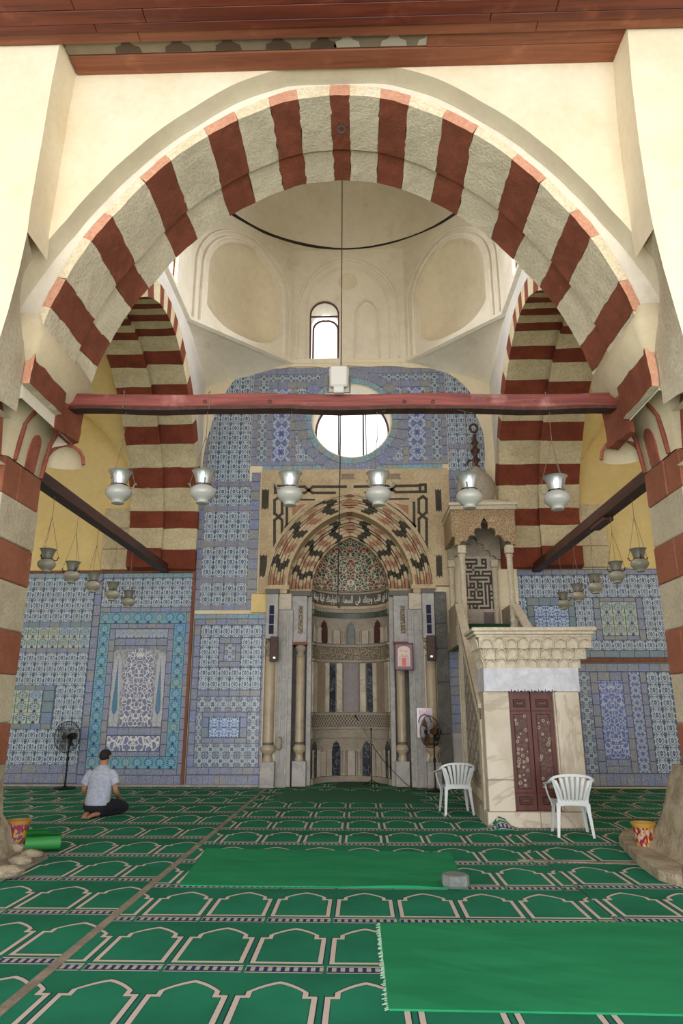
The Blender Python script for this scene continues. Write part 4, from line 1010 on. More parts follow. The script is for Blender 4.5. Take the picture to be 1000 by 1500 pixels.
# bands of the niche
b = lambda nm, z0, z1, mat, th=.03, seg=None: obj(nm, cyl(MB(), -90, 90, z0, z1, NR, 30, th), mat, mh, smooth=40)
m = begin('carved_knot_band'); x, y, z = wpos(); th_ = M('ARCTAN2', x-NCX, y-YN); 
d1 = ab(fr(th_*11.0+z*9.)-.5); d2 = ab(fr(th_*11.0-z*9.)-.5); c_ = mixc(ss(.06, .12, mn(d1, d2)), 'b0a697', '5d554a'); finish(m, c_, .7, bump=mn(d1, d2), strength=.6, dist=.02); M_knot = m
m = begin('fine_arabesque_band'); q = voro(V3(), 17., 'DISTANCE_TO_EDGE'); finish(m, mixc(ss(.05, .1, q), 'a39580', '5f5548'), .7, bump=q, strength=.4, dist=.01); M_fine = m
b('arabesque_band', 2.86, 3.16, M_fine); b('moulding', 3.17, 3.22, M_carved, .06); b('moulding', 2.79, 2.85, M_carved, .06)
b('knot_band', 1.27, 1.52, M_knot); b('moulding', 1.53, 1.58, M_carved, .05); b('moulding', 1.2, 1.26, M_carved, .04)
b('green_band', 3.9, 4.02, M_green_marble, .045); b('moulding', 4.03, 4.12, M_carved, .06); b('moulding', 4.13, 4.2, M_mos_cream, .04)
b('inscription_band', 4.22, 4.5, plain('dull_stone_ground', '57534b', .7), .03); b('moulding', 4.51, 4.56, M_carved, .05); b('bead_band', 4.57, 4.62, M_fine, .05)
for k_ in range(24):
    a0 = -87+k_*7.3; obj('green_slip', cyl(MB(), a0, a0+6.6, 3.915, 4.005, NR, 2, .055), M_green_marble, mh)
# lettering of the inscription band (Quranic verse, presentation forms set glyph by glyph along the curve)
JOIN = {'ا': ('\ufe8d', '\ufe8e', None, None), 'ب': ('\ufe8f', '\ufe90', '\ufe91', '\ufe92'), 'ة': ('\ufe93', '\ufe94', None, None), 'ت': ('\ufe95', '\ufe96', '\ufe97', '\ufe98'), 'ج': ('\ufe9d', '\ufe9e', '\ufe9f', '\ufea0'), 'د': ('\ufea9', '\ufeaa', None, None), 'ر': ('\ufead', '\ufeae', None, None), 'س': ('\ufeb1', '\ufeb2', '\ufeb3', '\ufeb4'), 'ض': ('\ufebd', '\ufebe', '\ufebf', '\ufec0'), 'ط': ('\ufec1', '\ufec2', '\ufec3', '\ufec4'), 'ف': ('\ufed1', '\ufed2', '\ufed3', '\ufed4'), 'ق': ('\ufed5', '\ufed6', '\ufed7', '\ufed8'), 'ك': ('\ufed9', '\ufeda', '\ufedb', '\ufedc'), 'ل': ('\ufedd', '\ufede', '\ufedf', '\ufee0'), 'م': ('\ufee1', '\ufee2', '\ufee3', '\ufee4'), 'ن': ('\ufee5', '\ufee6', '\ufee7', '\ufee8'), 'ه': ('\ufee9', '\ufeea', '\ufeeb', '\ufeec'), 'و': ('\ufeed', '\ufeee', None, None), 'ي': ('\ufef1', '\ufef2', '\ufef3', '\ufef4'), 'ى': ('\ufeef', '\ufef0', None, None), 'ء': ('\ufe80', '\ufe80', None, None)}
def shape(word):
    out = []
    for i, ch in enumerate(word):
        pv = i > 0 and JOIN[word[i-1]][2] is not None and ch != 'ء'; nx = i < len(word)-1 and JOIN[ch][2] is not None and word[i+1] != 'ء'
        out.append(JOIN[ch][3 if (pv and nx) else 1 if pv else 2 if nx else 0])
    return ''.join(out[::-1])
txt = 'قد نرى تقلب وجهك فى السماء فلنولينك قبلة ترضاها'
vis = '  '.join(shape(w) for w in txt.split()[::-1])
def text_mesh(s, size=1.0, ext=.0, off=0.0):
    cu = bpy.data.curves.new('t', 'FONT'); cu.body = s; cu.size = size; cu.extrude = ext; cu.resolution_u = 2; cu.offset = off; cu.align_x = 'CENTER'; cu.align_y = 'CENTER'
    to = bpy.data.objects.new('t', cu); COL.objects.link(to); dg = bpy.context.evaluated_depsgraph_get(); me = bpy.data.meshes.new_from_object(to.evaluated_get(dg))
    bpy.data.objects.remove(to); bpy.data.curves.remove(cu); return me
M_letter = plain('pale_inlaid_letters', 'cdc9bb', .6)
try:
    me = text_mesh(vis, 1.0, .01, .022); vs = [v.co.copy() for v in me.vertices]; w_ = max(v.x for v in vs)-min(v.x for v in vs); xm = (max(v.x for v in vs)+min(v.x for v in vs))/2
    z0_, z1_ = min(v.y for v in vs), max(v.y for v in vs)
    if w_ > .1:
        for v in me.vertices:
            a = math.radians(164)*(v.co.x-xm)/w_; p_ = NP_(a, 4.235+.25*(v.co.y-z0_)/(z1_-z0_), NR-.034-v.co.z*.4); v.co = Vector(p_)-Vector((NCX, YW, 0))
        me.materials.clear(); me.materials.append(M_letter); o = bpy.data.objects.new('inscription', me); COL.objects.link(o); o.parent = mh; o['label'] = 'carved Arabic inscription band'
except Exception as ex: print('text failed', ex)
M_slabpale = stone('pale_rose_grey_slab', 'bfb4a6', 'b0a597', None, scale=3, fine=30)
# lower and upper blind arcades, tall panels
for (zb, zs_, zt_, dk) in ((.14, .78, .93, M_dark_marble), (3.25, 3.66, 3.82, None)):
    for k_ in range(-3, 4):
        pc = k_*24
        if dk is not None: mat = dk if k_ % 2 else M_brownmarble
        else: mat = M_green_marble if k_ == 0 else (M_redmarble if k_ % 2 == 0 else M_marble_grey)
        isarch = (dk is not None and k_ % 2) or (dk is None and k_ % 2 == 0)
        if isarch: obj('arched_slab', cylarch(MB(), pc, 5.8, zb, zs_, zt_, NR-.03), mat, mh)
        else: obj('slab', cyl(MB(), pc-5.8, pc+5.8, zb, zs_-.08, NR, 3, .06), M_slabpale, mh)
        for s in (-1, 1):
            for e_ in (8.6, 11.0):
                a = math.radians(pc+s*e_); p_ = NP_(a, zb, NR-.05)
                if abs(pc+s*e_) < 86: obj('colonnette', MB().lathe([(.024, 0), (.024, .03), (.014, .05), (.014, zs_-zb-.1), (.024, zs_-zb-.07), (.024, zs_-zb-.04)], p_, 8), M_slabpale, mh, smooth=True)
obj('plinth_band', cyl(MB(), -90, 90, 0, .13, NR, 30, .07), M_carved, mh); obj('sill_band', cyl(MB(), -90, 90, 1.0, 1.19, NR, 30, .045), M_carved, mh, smooth=True)
for (p0, p1, mat) in ((-12.5, 12.5, M_purple), (-24, -14, M_marble), (14, 24, M_marble), (-35, -25, M_dark_marble), (25, 35, M_dark_marble), (-44, -36, M_marble), (36, 44, M_marble), (-64, -45, M_brownmarble), (45, 64, M_brownmarble), (-86, -65, M_marble), (65, 86, M_marble)):
    obj('curved_panel', cyl(MB(), p0+.4, p1-.4, 1.6, 2.77, NR, None, .035 if mat is not M_marble else .045), mat, mh, smooth=40)
# reveals, pilasters, backing of the column recesses
for s in (-1, 1):
    X = lambda d: NCX+s*d
    def bx(nm, d0, d1, y0, y1, z0, z1, mat, bv=.006):
        a, b_ = sorted((X(d0), X(d1))); return obj(nm, MB().bbox(a, b_, y0, y1, z0, z1, bv), mat, mh)
    bx('jamb_slab', .93, 1.04, Y2-.05, YN+.1, 0, 4.4, M_marble_grey)
    bx('recess_back', 1.04, 1.42, Y2+.06, Y2+.12, 0, 3.1, M_slab); bx('pilaster_strip', 1.2+.16, 1.72, Y1+.1, YW+.34, 0, 3.95, M_marble_grey)
    bx('pilaster_fillet', 1.45, 1.5, Y1+.08, Y1+.11, 0, 3.9, M_marble_blue); bx('pilaster_fillet', 1.6, 1.64, Y1+.08, Y1+.11, 0, 3.9, M_marble_blue)
    bx('recess_back', 1.72, 2.0, Y1+.2, YW+.1, 0, 3.2, M_slab); bx('outer_edge', 1.98, 2.02, Y1-.02, YW, 0, 3.25, M_marble)
    bx('impost_block', 1.04, 1.4, Y2-.2, YN, 3.2, 4.3, M_marble_blue); bx('impost_block', 1.7, 1.98, Y1-.1, YW, 3.25, 4.3, M_marble_blue)
    bx('dark_band', .94, 1.5, Y2-.22, YN, 4.3, 4.42, M_band); bx('springer_block', .95, 1.52, Y2-.0, YN, 4.42, 4.53, M_mos_cream); bx('dark_band', 1.68, 2.0, Y1-.11, YW, 4.3, 4.42, M_band); bx('springer_block', 1.46, 2.05, Y1-.02, YW+.1, 4.42, 4.53, M_mos_cream)
    bx('impost_strip', 1.4, 1.7, Y1+.05, YW+.1, 3.95, 4.33, M_marble)
    bx('wood_shelf', 1.02, 1.36, Y2-.26, Y2, 3.13, 3.2, M_trimwood)
    # mosaic insert in inner block, blue tiles in outer block
    ins = bx('mosaic_insert', 1.13 if s < 0 else 1.2, 1.24 if s < 0 else 1.31, Y2-.215, Y2-.19, 3.4, 4.05, M_fine)
    for k_ in range(3):
        bx('blue_tile', 1.79, 1.9, Y1-.115, Y1-.09, 3.36+k_*.23, 3.57+k_*.23, plain('deep_blue_glaze', '1b2240', .6, spec=.2) if k_ == 0 and s < 0 else bpy.data.materials['deep_blue_glaze'])
    for (d, yc, r_, zb_) in ((1.18, Y2-.13, .105, .5), (1.86, Y1+.02, .12, .5)):
        cx_ = X(d)
        bx('plinth', d-.17, d+.15, yc-.15, yc+.16, 0, zb_+.04, M_marble_blue, .012)
        z0_ = zb_+.04
        shaft = [(r_*.95, 0), (r_*1.0, .05), (r_*.8, .1), (r_*.85, .16), (r_*1.35, .22), (r_*1.45, .28), (r_*1.2, .33), (r_*1.0, .36)]
        obj('column_base', MB().lathe(shaft, (cx_, yc, z0_), 16), M_column, mh, smooth=True)
        obj('base_ring', MB().lathe([(r_*1.08, .355), (r_*1.08, .41)], (cx_, yc, z0_), 16), M_band, mh, smooth=True)
        obj('column_shaft', MB().lathe([(r_, .4), (r_, 2.3), (r_*.96, 2.31)], (cx_, yc, z0_), 16), M_column, mh, smooth=True)
        obj('column_capital', MB().lathe([(r_*.96, 2.3), (r_*1.1, 2.33), (r_*.75, 2.4), (r_*.8, 2.44), (r_*1.2, 2.5), (r_*1.25, 2.54), (r_*.8, 2.6), (r_*.8, 2.62), (r_*1.3, 2.66)], (cx_, yc, z0_), 16), M_carved, mh, smooth=True)
# slate pilaster right of the mihrab
sl = thing('slate_pilaster', 'tall dark slate-clad pilaster between mihrab and pulpit', 'pilaster', (1.9, YW, 0))
zj = [0.05, 1.13, 2.26, 3.02, 3.59, 4.34]
for a, b_ in zip(zj, zj[1:]): obj('slate_slab', MB().bbox(1.74, 2.0+.02, Y1-.06, YW, a+.006, b_-.006, .008), M_slab, sl)
obj('back_bed', MB().box(1.74, 2.0, Y1-.03, YW, 0, 4.35), M_grout, sl)
# ================================================================== MINBAR (pulpit)
mi = thing('minbar', 'buff stone and marble pulpit with carved dark red doors, stair and columned canopy', 'pulpit', (2.55, 11.0, 0))
def B(nm, x0, x1, y0, y1, z0, z1, mat, bv=.008, par=None): return obj(nm, MB().bbox(x0, x1, y0, y1, z0, z1, bv), mat, par or mi)
YM = 10.95
B('base_block', 1.85, 2.62, YM, 11.7, 0, .215, M_marble); B('base_block', 2.625, 3.27, YM, 11.7, 0, .215, M_marble)
B('side_post', 1.88, 2.27, YM+.01, 11.6, .66, 1.93, M_marble); B('side_post', 1.88, 2.27, YM+.01, 11.6, .22, .655, M_marble); B('side_post', 2.98, 3.34, YM+.01, 11.6, .22, 1.93, M_marble)
lp = [(1.9, 2.29), (1.9, 1.935), (2.26, 1.935)]
for i in range(7):
    xa = 2.26+.73*i/7; w = .73/7
    lp += [(xa+w*.1, 1.95), (xa+w*.35, 1.93), (xa+w*.5, 1.975), (xa+w*.65, 1.93), (xa+w*.9, 1.95)]
lp += [(3.0, 1.935), (3.36, 1.935), (3.36, 2.29)]
obj('lintel', MB().prism(lp[::-1], FXZ, YM-.01, 11.6), M_white, mi)
B('door_jamb', 2.96, 2.985, YM+.05, 11.1, .22, 1.93, M_minb)
m = begin('carved_star_door_inlay'); x, y, z = wpos(); q = voro(vec(x, z, 0.0), 15., 'DISTANCE_TO_EDGE'); q2 = voro(vec(x, z, 0.0), 15., 'F1'); cc = voro(vec(x, z, 0.0), 15., 'F1', 'Color')
sp_ = NT.nodes.new('ShaderNodeSeparateColor'); NT.links.new(cc.o, sp_.inputs[0]); r1_ = S(sp_.outputs[0])
c_ = mixc(ss(.03, .07, q), '3c2420', '5a3a32'); c_ = mixc(mn((r1_ > .45), 1.0-ss(.05, .09, ab(q2-.3))), c_, 'a08f80'); finish(m, c_, .5, bump=q, strength=.6, dist=.012); M_star = m
for x0, x1 in ((2.275, 2.615), (2.622, 2.962)):
    B('door_leaf', x0, x1, YM+.12, YM+.17, .22, 1.95, M_door, .006)
    cx_ = (x0+x1)/2; w = .1
    dl = bpy.data.objects[[o.name for o in COL.objects if o.name.startswith('door_leaf')][-1]]
    B('carved_panel', cx_-w, cx_+w, YM+.1, YM+.13, .52, 1.6, M_star, .01, dl)
    for za, zb in ((.3, .42), (1.7, 1.82)):
        B('small_panel', cx_-.095, cx_+.095, YM+.105, YM+.13, za, zb, M_carved if False else M_darkbeam, .012, dl); B('small_panel', cx_-.065, cx_+.065, YM+.095, YM+.12, za+.03, zb-.03, M_door, .01, dl)
    for (xa, xb, za, zb) in ((x0+.02, x1-.02, .46, .475), (x0+.02, x1-.02, 1.64, 1.655)): B('rail', xa, xb, YM+.108, YM+.13, za, zb, M_door, .004, dl)
# muqarnas cornice
B('cornice_core', 1.92, 3.42, YM+.02, 11.55, 2.28, 2.45, M_minb); B('cornice_core', 1.9, 3.5, YM-.04, 11.6, 2.42, 2.6, M_minb); B('cornice_core', 1.84, 3.58, YM-.11, 11.65, 2.58, 2.76, M_minb)
for z0_, z1_, e in ((2.75, 2.79, .15), (2.79, 2.84, .18), (2.84, 2.9, .21)): B('cornice_moulding', 1.94-e, 3.44+e, YM-e+.02, 11.6+e*.3, z0_, z1_, M_minb, .012)
def cell(x, y, z, w, h, side=0):
    """one small hooded niche of the cornice: pointed rim with a hollow behind"""
    mb = MB(); n = 10; P = [(-w, 0), (-w, h*.45)]+[(w*math.cos(PI-PI*i/n), h*.45+arch_h(abs(w*math.cos(PI-PI*i/n))*.999, w, h*.55)) for i in range(1, n)]+[(w, h*.45), (w, 0)]
    F_ = (lambda u, d, v: (x+u, y+d, z+v)) if not side else (lambda u, d, v: (x+d*side, y+u, z+v))
    mb.tube([F_(u, -.004-.05*(v/h)**2, v) for u, v in P], .011, 5)
    rows = [[F_(u*(1-g*.8), .0-.05*(v/h)**2*(1-g)+.035*math.sin(g*PI/2), v*(1-g*.3)+g*.1*h) for u, v in P] for g in (0, .33, .66, 1)]
    mb.grid(rows); return mb
for row, (z, hh, w, n, y, xa, xb, off) in enumerate(((2.585, .17, .082, 9, YM-.115, 1.86, 3.56, 0), (2.44, .17, .075, 9, YM-.045, 1.92, 3.48, .5), (2.3, .15, .075, 9, YM+.015, 1.94, 3.4, 0))):
    for i in range(n):
        xx = xa+(xb-xa)*(i+.5)/n
        obj('muqarnas_cell', cell(xx, y-.004, z, w, hh*(1 if (i+row) % 2 else .82)), M_minb, mi, smooth=60)
    for i in range(4):
        yy = YM+.02+.16*i; obj('muqarnas_cell', cell((1.84, 1.9, 1.92)[row]-.004, yy, z, .07, hh, 1), M_minb, mi, smooth=60)
M_stair_shade = stone('dark_rubble_core', '3b342c', '2c2721', None, scale=4, fine=20)  # dark colour standing in for the shade inside the stair
M_cbrown = begin('carved_brown_stone'); q = voro(V3(), 16., 'DISTANCE_TO_EDGE'); finish(M_cbrown, mixc(ss(.03, .1, q), 'b29b7c', '8f7759'), .8, bump=q, strength=.7, dist=.02)
# stair flank, rail and lattice (seen from the left), right flank alike
def XS(y): return 1.86+.055*(y-11.0)
def zr(y): return 1.42+(y-11.25)*.60                            # underside of the rail
Ya, Ye = 11.25, 14.35
for side in (0, 1):
    FS = (lambda u, w, d: (XS(u)+d, u, w)) if not side else (lambda u, w, d: (3.36-.0*(u-11)+d-.1, u, w))
    mb = MB(); mb.prism([(Ya, .26), (Ye, .26), (Ye, .42), (Ya, .42)], FS, 0, .08); obj('flank_base', mb, M_minb, mi)
    mb = MB(); mb.prism([(Ya, .0), (Ye, .0), (Ye, .27), (Ya, .27)], FS, -.03, .1); obj('flank_plinth', mb, M_carved, mi)
    mb = MB(); mb.prism([(Ya, zr(Ya)), (Ye+.1, zr(Ye+.1)), (Ye+.1, zr(Ye+.1)+.3), (Ya, zr(Ya)+.3)], FS, .0, .08); obj('carved_rail_panel', mb, M_fine, mi)
    mb = MB(); mb.prism([(Ya-.05, zr(Ya-.05)+.3), (Ye+.3, zr(Ye+.3)+.3), (Ye+.3, zr(Ye+.3)+.37), (Ya-.05, zr(Ya-.05)+.37)], FS, -.04, .12); obj('hand_rail', mb, M_minb, mi)
    mb = MB(); mb.prism([(Ya, zr(Ya)-.07), (Ye, zr(Ye)-.07), (Ye, zr(Ye)), (Ya, zr(Ya))], FS, -.025, .1); obj('rail_moulding', mb, M_minb, mi)
    mb = MB(); mb.prism([(Ye, 0), (Ye+.1, 0), (Ye+.1, zr(Ye)+.2), (Ye, zr(Ye)+.2)], FS, -.02, .1); obj('flank_border', mb, M_minb, mi)
    mb = MB(); mb.prism([(Ya-.02, 0), (Ya+.09, 0), (Ya+.09, zr(Ya)+.1), (Ya-.02, zr(Ya)+.1)], FS, -.02, .1); obj('flank_border', mb, M_minb, mi)
    # pierced geometric lattice: rows of star bars
    lat = MB()
    def bar(p, q, w_):
        ok = all(Ya < e[0] < Ye and .35 < e[1] < zr(e[0])-.02 for e in (p, q))
        if not ok: return
        dx, dz = q[0]-p[0], q[1]-p[1]; L_ = math.hypot(dx, dz) or 1; nx, nz = -dz/L_*w_/2, dx/L_*w_/2
        lat.prism([(p[0]+nx, p[1]+nz), (p[0]-nx, p[1]-nz), (q[0]-nx, q[1]-nz), (q[0]+nx, q[1]+nz)], FS, .03, .06)
    nodes = []
    for i in range(9):
        for j in range(9):
            u = Ya+.2+i*.36; w = .42+j*.33+(.16 if i % 2 else 0)
            if u < Ye-.05 and w < zr(u)-.05: nodes.append((i, j, u, w))
    for (i, j, u, w) in nodes:
        for k in range(6):
            a0, a1 = PI/3*k+.26, PI/3*(k+1)+.26; r_ = .17
            bar((u+r_*math.cos(a0), w+r_*math.sin(a0)), (u+r_*math.cos(a1), w+r_*math.sin(a1)), .05)
        bar((u, w-.24), (u, w-.12), .05); bar((u, w+.12), (u, w+.24), .05); bar((u-.22, w), (u-.14, w), .05); bar((u+.14, w), (u+.22, w), .05)
    lat.prism([(Ya, .4), (Ye, .4), (Ye, .5), (Ya, .5)], FS, .02, .07); lat.prism([(Ya, zr(Ya)-.16), (Ye, zr(Ye)-.16), (Ye, zr(Ye)-.06), (Ya, zr(Ya)-.06)], FS, .02, .07)
    obj('pierced_lattice', lat, M_carved, mi); obj('stair_shade_sheet', MB().prism([(Ya, .3), (Ye, .3), (Ye, zr(Ye)), (Ya, zr(Ya))], FS, .3, .32), M_stair_shade, mi) if not side else None  # dark sheet added behind the lattice so its holes look shaded
for k in range(12):
    y0 = 11.6+k*.25; B('stair_step', 2.3, 3.1, y0, 14.9, .25*k*.98+.02, .25*(k+1)*.98, M_marble_grey, .01)
B('landing', 2.1, 3.35, 14.8, 16.25, 2.95, 3.32, M_marble_grey)
B('landing_beam', 2.0, 2.16, 14.45, 16.2, 2.95, 3.35, M_carved)
M_gcloth = plain('dark_green_cloth', '123a28', .9)
B('green_cloth', 2.2, 3.22, 14.95, 15.4, 3.3, 3.45, M_gcloth, .02)
B('landing_rail', 2.06, 2.12, 14.8, 16.1, 3.33, 3.9, M_carved); B('landing_rail', 3.3, 3.36, 14.8, 16.1, 3.33, 3.9, M_carved)
# canopy
YC0, YC1 = 14.85, 16.1
for (x, y) in ((2.25, YC0), (3.29, YC0), (2.17, YC1), (3.19, YC1)):
    zt = 5.16 if y == YC0 else 5.1
    obj('canopy_column', MB().lathe([(.075, 3.3), (.085, 3.36), (.06, 3.42), (.08, 3.5), (.06, 3.56), (.066, 3.62), (.066, zt-.28), (.085, zt-.24), (.075, zt-.2)], (x, y, 0), 8), M_minb, mi, smooth=30)
    B('column_capital', x-.09, x+.09, y-.09, y+.09, zt-.19, zt, M_minb, .02)
def lobed(x0, x1, z0, z1, ztop, yy, th, par, mat):
    """front slab with a lobed pointed arch cut in its lower edge"""
    cx_ = (x0+x1)/2; P = [(x0, z0), (x0+.1, z0)]
    lob = [(x0+.18, z0+.02, .07), (cx_-.29, z0+.13, .09), (cx_-.14, z0+.29, .1), (cx_, z0+.47, .085)]
    for (a, b_, r_) in lob:
        for i in range(5):
            t = PI-PI*.75*i/4; P.append((a+r_*math.cos(t), b_+r_*math.sin(t)))
    P.append((cx_, z0+.62)); Lh = P[2:-1]
    P += [(2*cx_-u, w) for u, w in reversed(Lh)]+[(x1-.1, z0), (x1, z0), (x1, ztop), (x0, ztop)]
    # build as vertical strips to avoid concave ngon trouble
    mb = MB(); mb.prism(P, lambda u, w, d: (u, d, w), yy, yy+th)
    return obj('lobed_arch_slab', mb, mat, par)
lobed(2.1, 3.44, 5.16, 5.7, 6.0, YC0-.08, .12, mi, M_cbrown)
lobed(2.1, 3.34, 5.1, 5.7, 6.0, YC1-.1, .1, mi, M_carved)
B('canopy_side', 2.04, 2.14, YC0-.06, YC1+.02, 5.35, 6.0, M_cbrown); B('canopy_side', 3.36, 3.46, YC0-.06, YC1+.02, 5.35, 6.0, M_carved)
B('canopy_cornice', 2.02, 3.48, YC0-.14, YC1+.1, 5.96, 6.05, M_minb); B('canopy_cornice', 1.99, 3.52, YC0-.18, YC1+.12, 6.05, 6.12, M_minb)
obj('canopy_slope', MB().add([(2.1, YC0-.05, 6.12), (3.4, YC0-.05, 6.12), (3.4, YC1, 6.12), (2.1, YC1, 6.12), (2.4, 15.2, 6.35), (3.1, 15.2, 6.35), (3.1, 15.8, 6.35), (2.4, 15.8, 6.35)], [(0, 1, 5, 4), (1, 2, 6, 5), (2, 3, 7, 6), (3, 0, 4, 7), (4, 5, 6, 7)]), M_minb, mi)
fc = (2.76, 15.45, 6.3)
obj('onion_dome', MB().lathe([(.3, 0), (.33, .05), (.4, .14), (.46, .3), (.45, .46), (.36, .62), (.22, .78), (.1, .9), (.05, .95)], fc, 20), M_carved, mi, smooth=True)
obj('finial_spindle', MB().lathe([(.05, 0), (.09, .05), (.05, .1), (.07, .16), (.11, .22), (.06, .28), (.05, .36), (.1, .42), (.12, .47), (.06, .53), (.05, .6), (.09, .66), (.06, .72), (.045, .85), (.02, .9)], (2.78, 15.45, 7.18), 12), M_darkbeam, mi, smooth=True)
obj('crescent', MB().tube([(2.78+.1*math.sin(PI*2*i/16)*.9, 15.45, 8.14+.13*(1-math.cos(PI*2*i/16))*.8-.02) for i in range(17)], [.028]*17, 6), M_darkbeam, mi, smooth=True)
obj('broken_bracket', MB().tube([(2.62, 15.3, 7.35), (2.5, 15.3, 7.2)], .035, 5), M_darkbeam, mi)
# square kufic panel at the back of the landing
runs = ['0-6 9-11', '6 9 11', '0-6 9-11', '1 3 11', '1-3 5-11', '4', '0-3 5-7 9-14', '5 7 9 14', '0 2-14', '0 2 13-14', '0 2-11 13-14', '0 6 13-14', '0 2-4 6-8 10-12 13-14', '0 2 4 6 8 10 12 14', '0-4 6-8 10 12 14', '0 5 10 12', '0 2-4 6-8 10 12-14', '0 2 4 6 8 10 12 14', '0 2-4 6-8 10 12-14', '4 10 12', '0-8 10 12-14', '8 10 12 14', '0-8 10 12 14', '1 3 5 12 14', '1 3-5 7-12 14']
rows = []
for rr in runs:
    c_ = ['.']*15
    for t_ in rr.split():
        lo, hi = (t_.split('-')+t_.split('-'))[:2]
        for i in range(int(lo), int(hi)+1): c_[i] = '#'
    rows.append(''.join(c_))
KX0, KX1, KZ0, KZ1 = 2.5, 3.15, 3.93, 5.13
kb = obj('kufic_slab', MB().box(2.42, 3.22, 16.12, 16.26, 3.5, 5.2), M_slabpale, mi)
obj('arched_slab', MB().prism([(2.42, 5.2), (3.22, 5.2), (3.2, 5.35), (3.05, 5.5), (2.82, 5.58), (2.6, 5.5), (2.44, 5.35)], FXZ, 16.1, 16.26), M_carved, mi)
obj('purple_slab', MB().box(2.88, 3.12, 16.1, 16.25, 3.55, 3.85), M_purple, mi)
mb = MB(); nr, nc = len(rows), 15; cw_, ch_ = (KX1-KX0)/nc, (KZ1-KZ0)/nr
for j, rw in enumerate(rows):
    i = 0
    while i < nc:
        if rw[i] == '#':
            k = i
            while k < nc and rw[k] == '#': k += 1
            mb.box(KX0+i*cw_, KX0+k*cw_, 16.112, 16.12, KZ1-(j+1)*ch_-.0005, KZ1-j*ch_+.0005); i = k
        else: i += 1
o = obj('kufic_inlay', mb, M_mos_black, mi, label='dark square kufic lettering'); o['kind'] = 'stuff'
# ================================================================== BEAMS
tb = thing('tie_beam', 'long red-stained wooden tie beam spanning the great arch, carrying six white lamps', 'beam', (-.27, 8.6, 5.6))
mb = MB(); P = []
n = 24
xa, xb = aY(62, 590, 8.6).x-.05, aY(945, 597, 8.6).x+.05
for i in range(n+1):
    x = xa+(xb-xa)*i/n; zc_ = 5.77-.10*i/n+.012*math.sin(i*.9); hh = .098+.006*math.sin(i*1.7)-(.05 if i in (0, n) else 0)
    P.append([(x, 8.52, zc_-hh), (x, 8.5, zc_-hh+.02), (x, 8.5, zc_+hh-.015), (x, 8.52, zc_+hh), (x, 8.7, zc_+hh), (x, 8.7, zc_-hh)])
mb.grid(P, closed=True); mb.add(P[0], [tuple(range(6))]); mb.add(P[-1], [tuple(range(6))]); obj('timber', mb, M_beam, tb)
mb = MB(); mb.grid([[(p[0][0], 8.51, p[0][2]-.035), (p[0][0], 8.51, p[0][2]+.01), (p[0][0], 8.69, p[0][2]+.01), (p[0][0], 8.69, p[0][2]-.035)] for p in P[1:-1]], closed=True); obj('underside_shade_strip', mb, M_darkbeam, tb)  # added strip: its dark wood colour stands in for shade under the beam
for px_ in (300, 395, 592, 634):
    q = aY(px_, 588, 8.49); mb = MB(); mb.tube([(q.x+.022*math.cos(a), q.y-.004, q.z+.022*math.sin(a)) for a in [2*PI*i/10 for i in range(10)]], .006, 5, closed=True); obj('iron_ring', mb, M_iron, tb, smooth=True)
def crossbeam(X, label, z0=4.86, y0=8.88, y1=YW-.03, block=False):
    t = thing('cross_beam', label, 'beam', (X, y0, z0))
    obj('timber', MB().bbox(X-.1, X+.1, y0, y1, z0, z0+.2, .012), M_darkbeam, t)
    if block: obj('patch_block', MB().bbox(X-.09, X+.09, 11.3, 12.0, z0-.07, z0-.001, .01), M_darkbeam, t)
    return t
crossbeam(-4.75, 'dark brown beam running from the left pier back to the wall', 4.86)
crossbeam(4.22, 'dark brown beam with a patch block running from the right pier back to the wall', 4.82, block=True)
# ================================================================== LAMPS
def lamp(label, loc, top, glass, metal, group, s=1.0, rz=0.0):
    """glass mosque lamp; loc = underside of the foot, top = world height where its cord is tied"""
    t = thing('mosque_lamp', label, 'lamp', loc, group, rz)
    k = lambda pr: [(r*s, z*s) for r, z in pr]
    body = [(.0, .004), (.07, .0), (.085, .006), (.078, .03), (.082, .045), (.12, .07), (.158, .11), (.172, .15), (.168, .185), (.145, .22), (.108, .248), (.092, .26)]
    obj('glass_bowl', MB().lathe(k(body), (0, 0, 0), 24), glass, t, True, local=True)
    neck = [(.09, .258), (.094, .27), (.112, .34), (.135, .42), (.152, .445), (.16, .452), (.152, .446), (.128, .42), (.105, .34), (.088, .27)]
    obj('flared_collar', MB().lathe(k(neck), (0, 0, 0), 24), metal, t, True, local=True)
    obj('neck_ring', MB().tube([(.102*s*math.cos(2*PI*i/20), .102*s*math.sin(2*PI*i/20), .258*s) for i in range(20)], .009*s, 6, closed=True), M_blackmetal, t, True, local=True)
    H_ = (top-loc[2]); jn = min(H_-.15, .44*s+.52)
    for j in range(3):
        a = 2*PI*j/3+.35; ca, sa = math.cos(a), math.sin(a)
        hk = [(.1, .255), (.13, .24), (.16, .235), (.185, .25), (.19, .28), (.205, .3), (.22, .285)]
        obj('hook', MB().tube([(r*s*ca, r*s*sa, z*s) for r, z in hk], .01*s, 6), M_blackmetal if metal is M_tin2 else M_tin2, t, True, local=True)
        mb = MB(); mb.tube([(.2*s*ca, .2*s*sa, .29*s), (.1*s*ca+.005, .1*s*sa, .29*s+(jn-.29*s)*.5), (0, 0, jn)], .0035, 4); obj('chain', mb, M_rope, t, local=True)
    obj('cord', MB().tube([(0, 0, jn), (.004, 0, (jn+H_)/2), (0, 0, H_)], .004, 4), M_rope, t, local=True)
    return t
order = ['first', 'second', 'third', 'fourth', 'fifth', 'sixth']
zb6 = [5.65, 5.63, 5.62, 5.6, 5.58, 5.56]
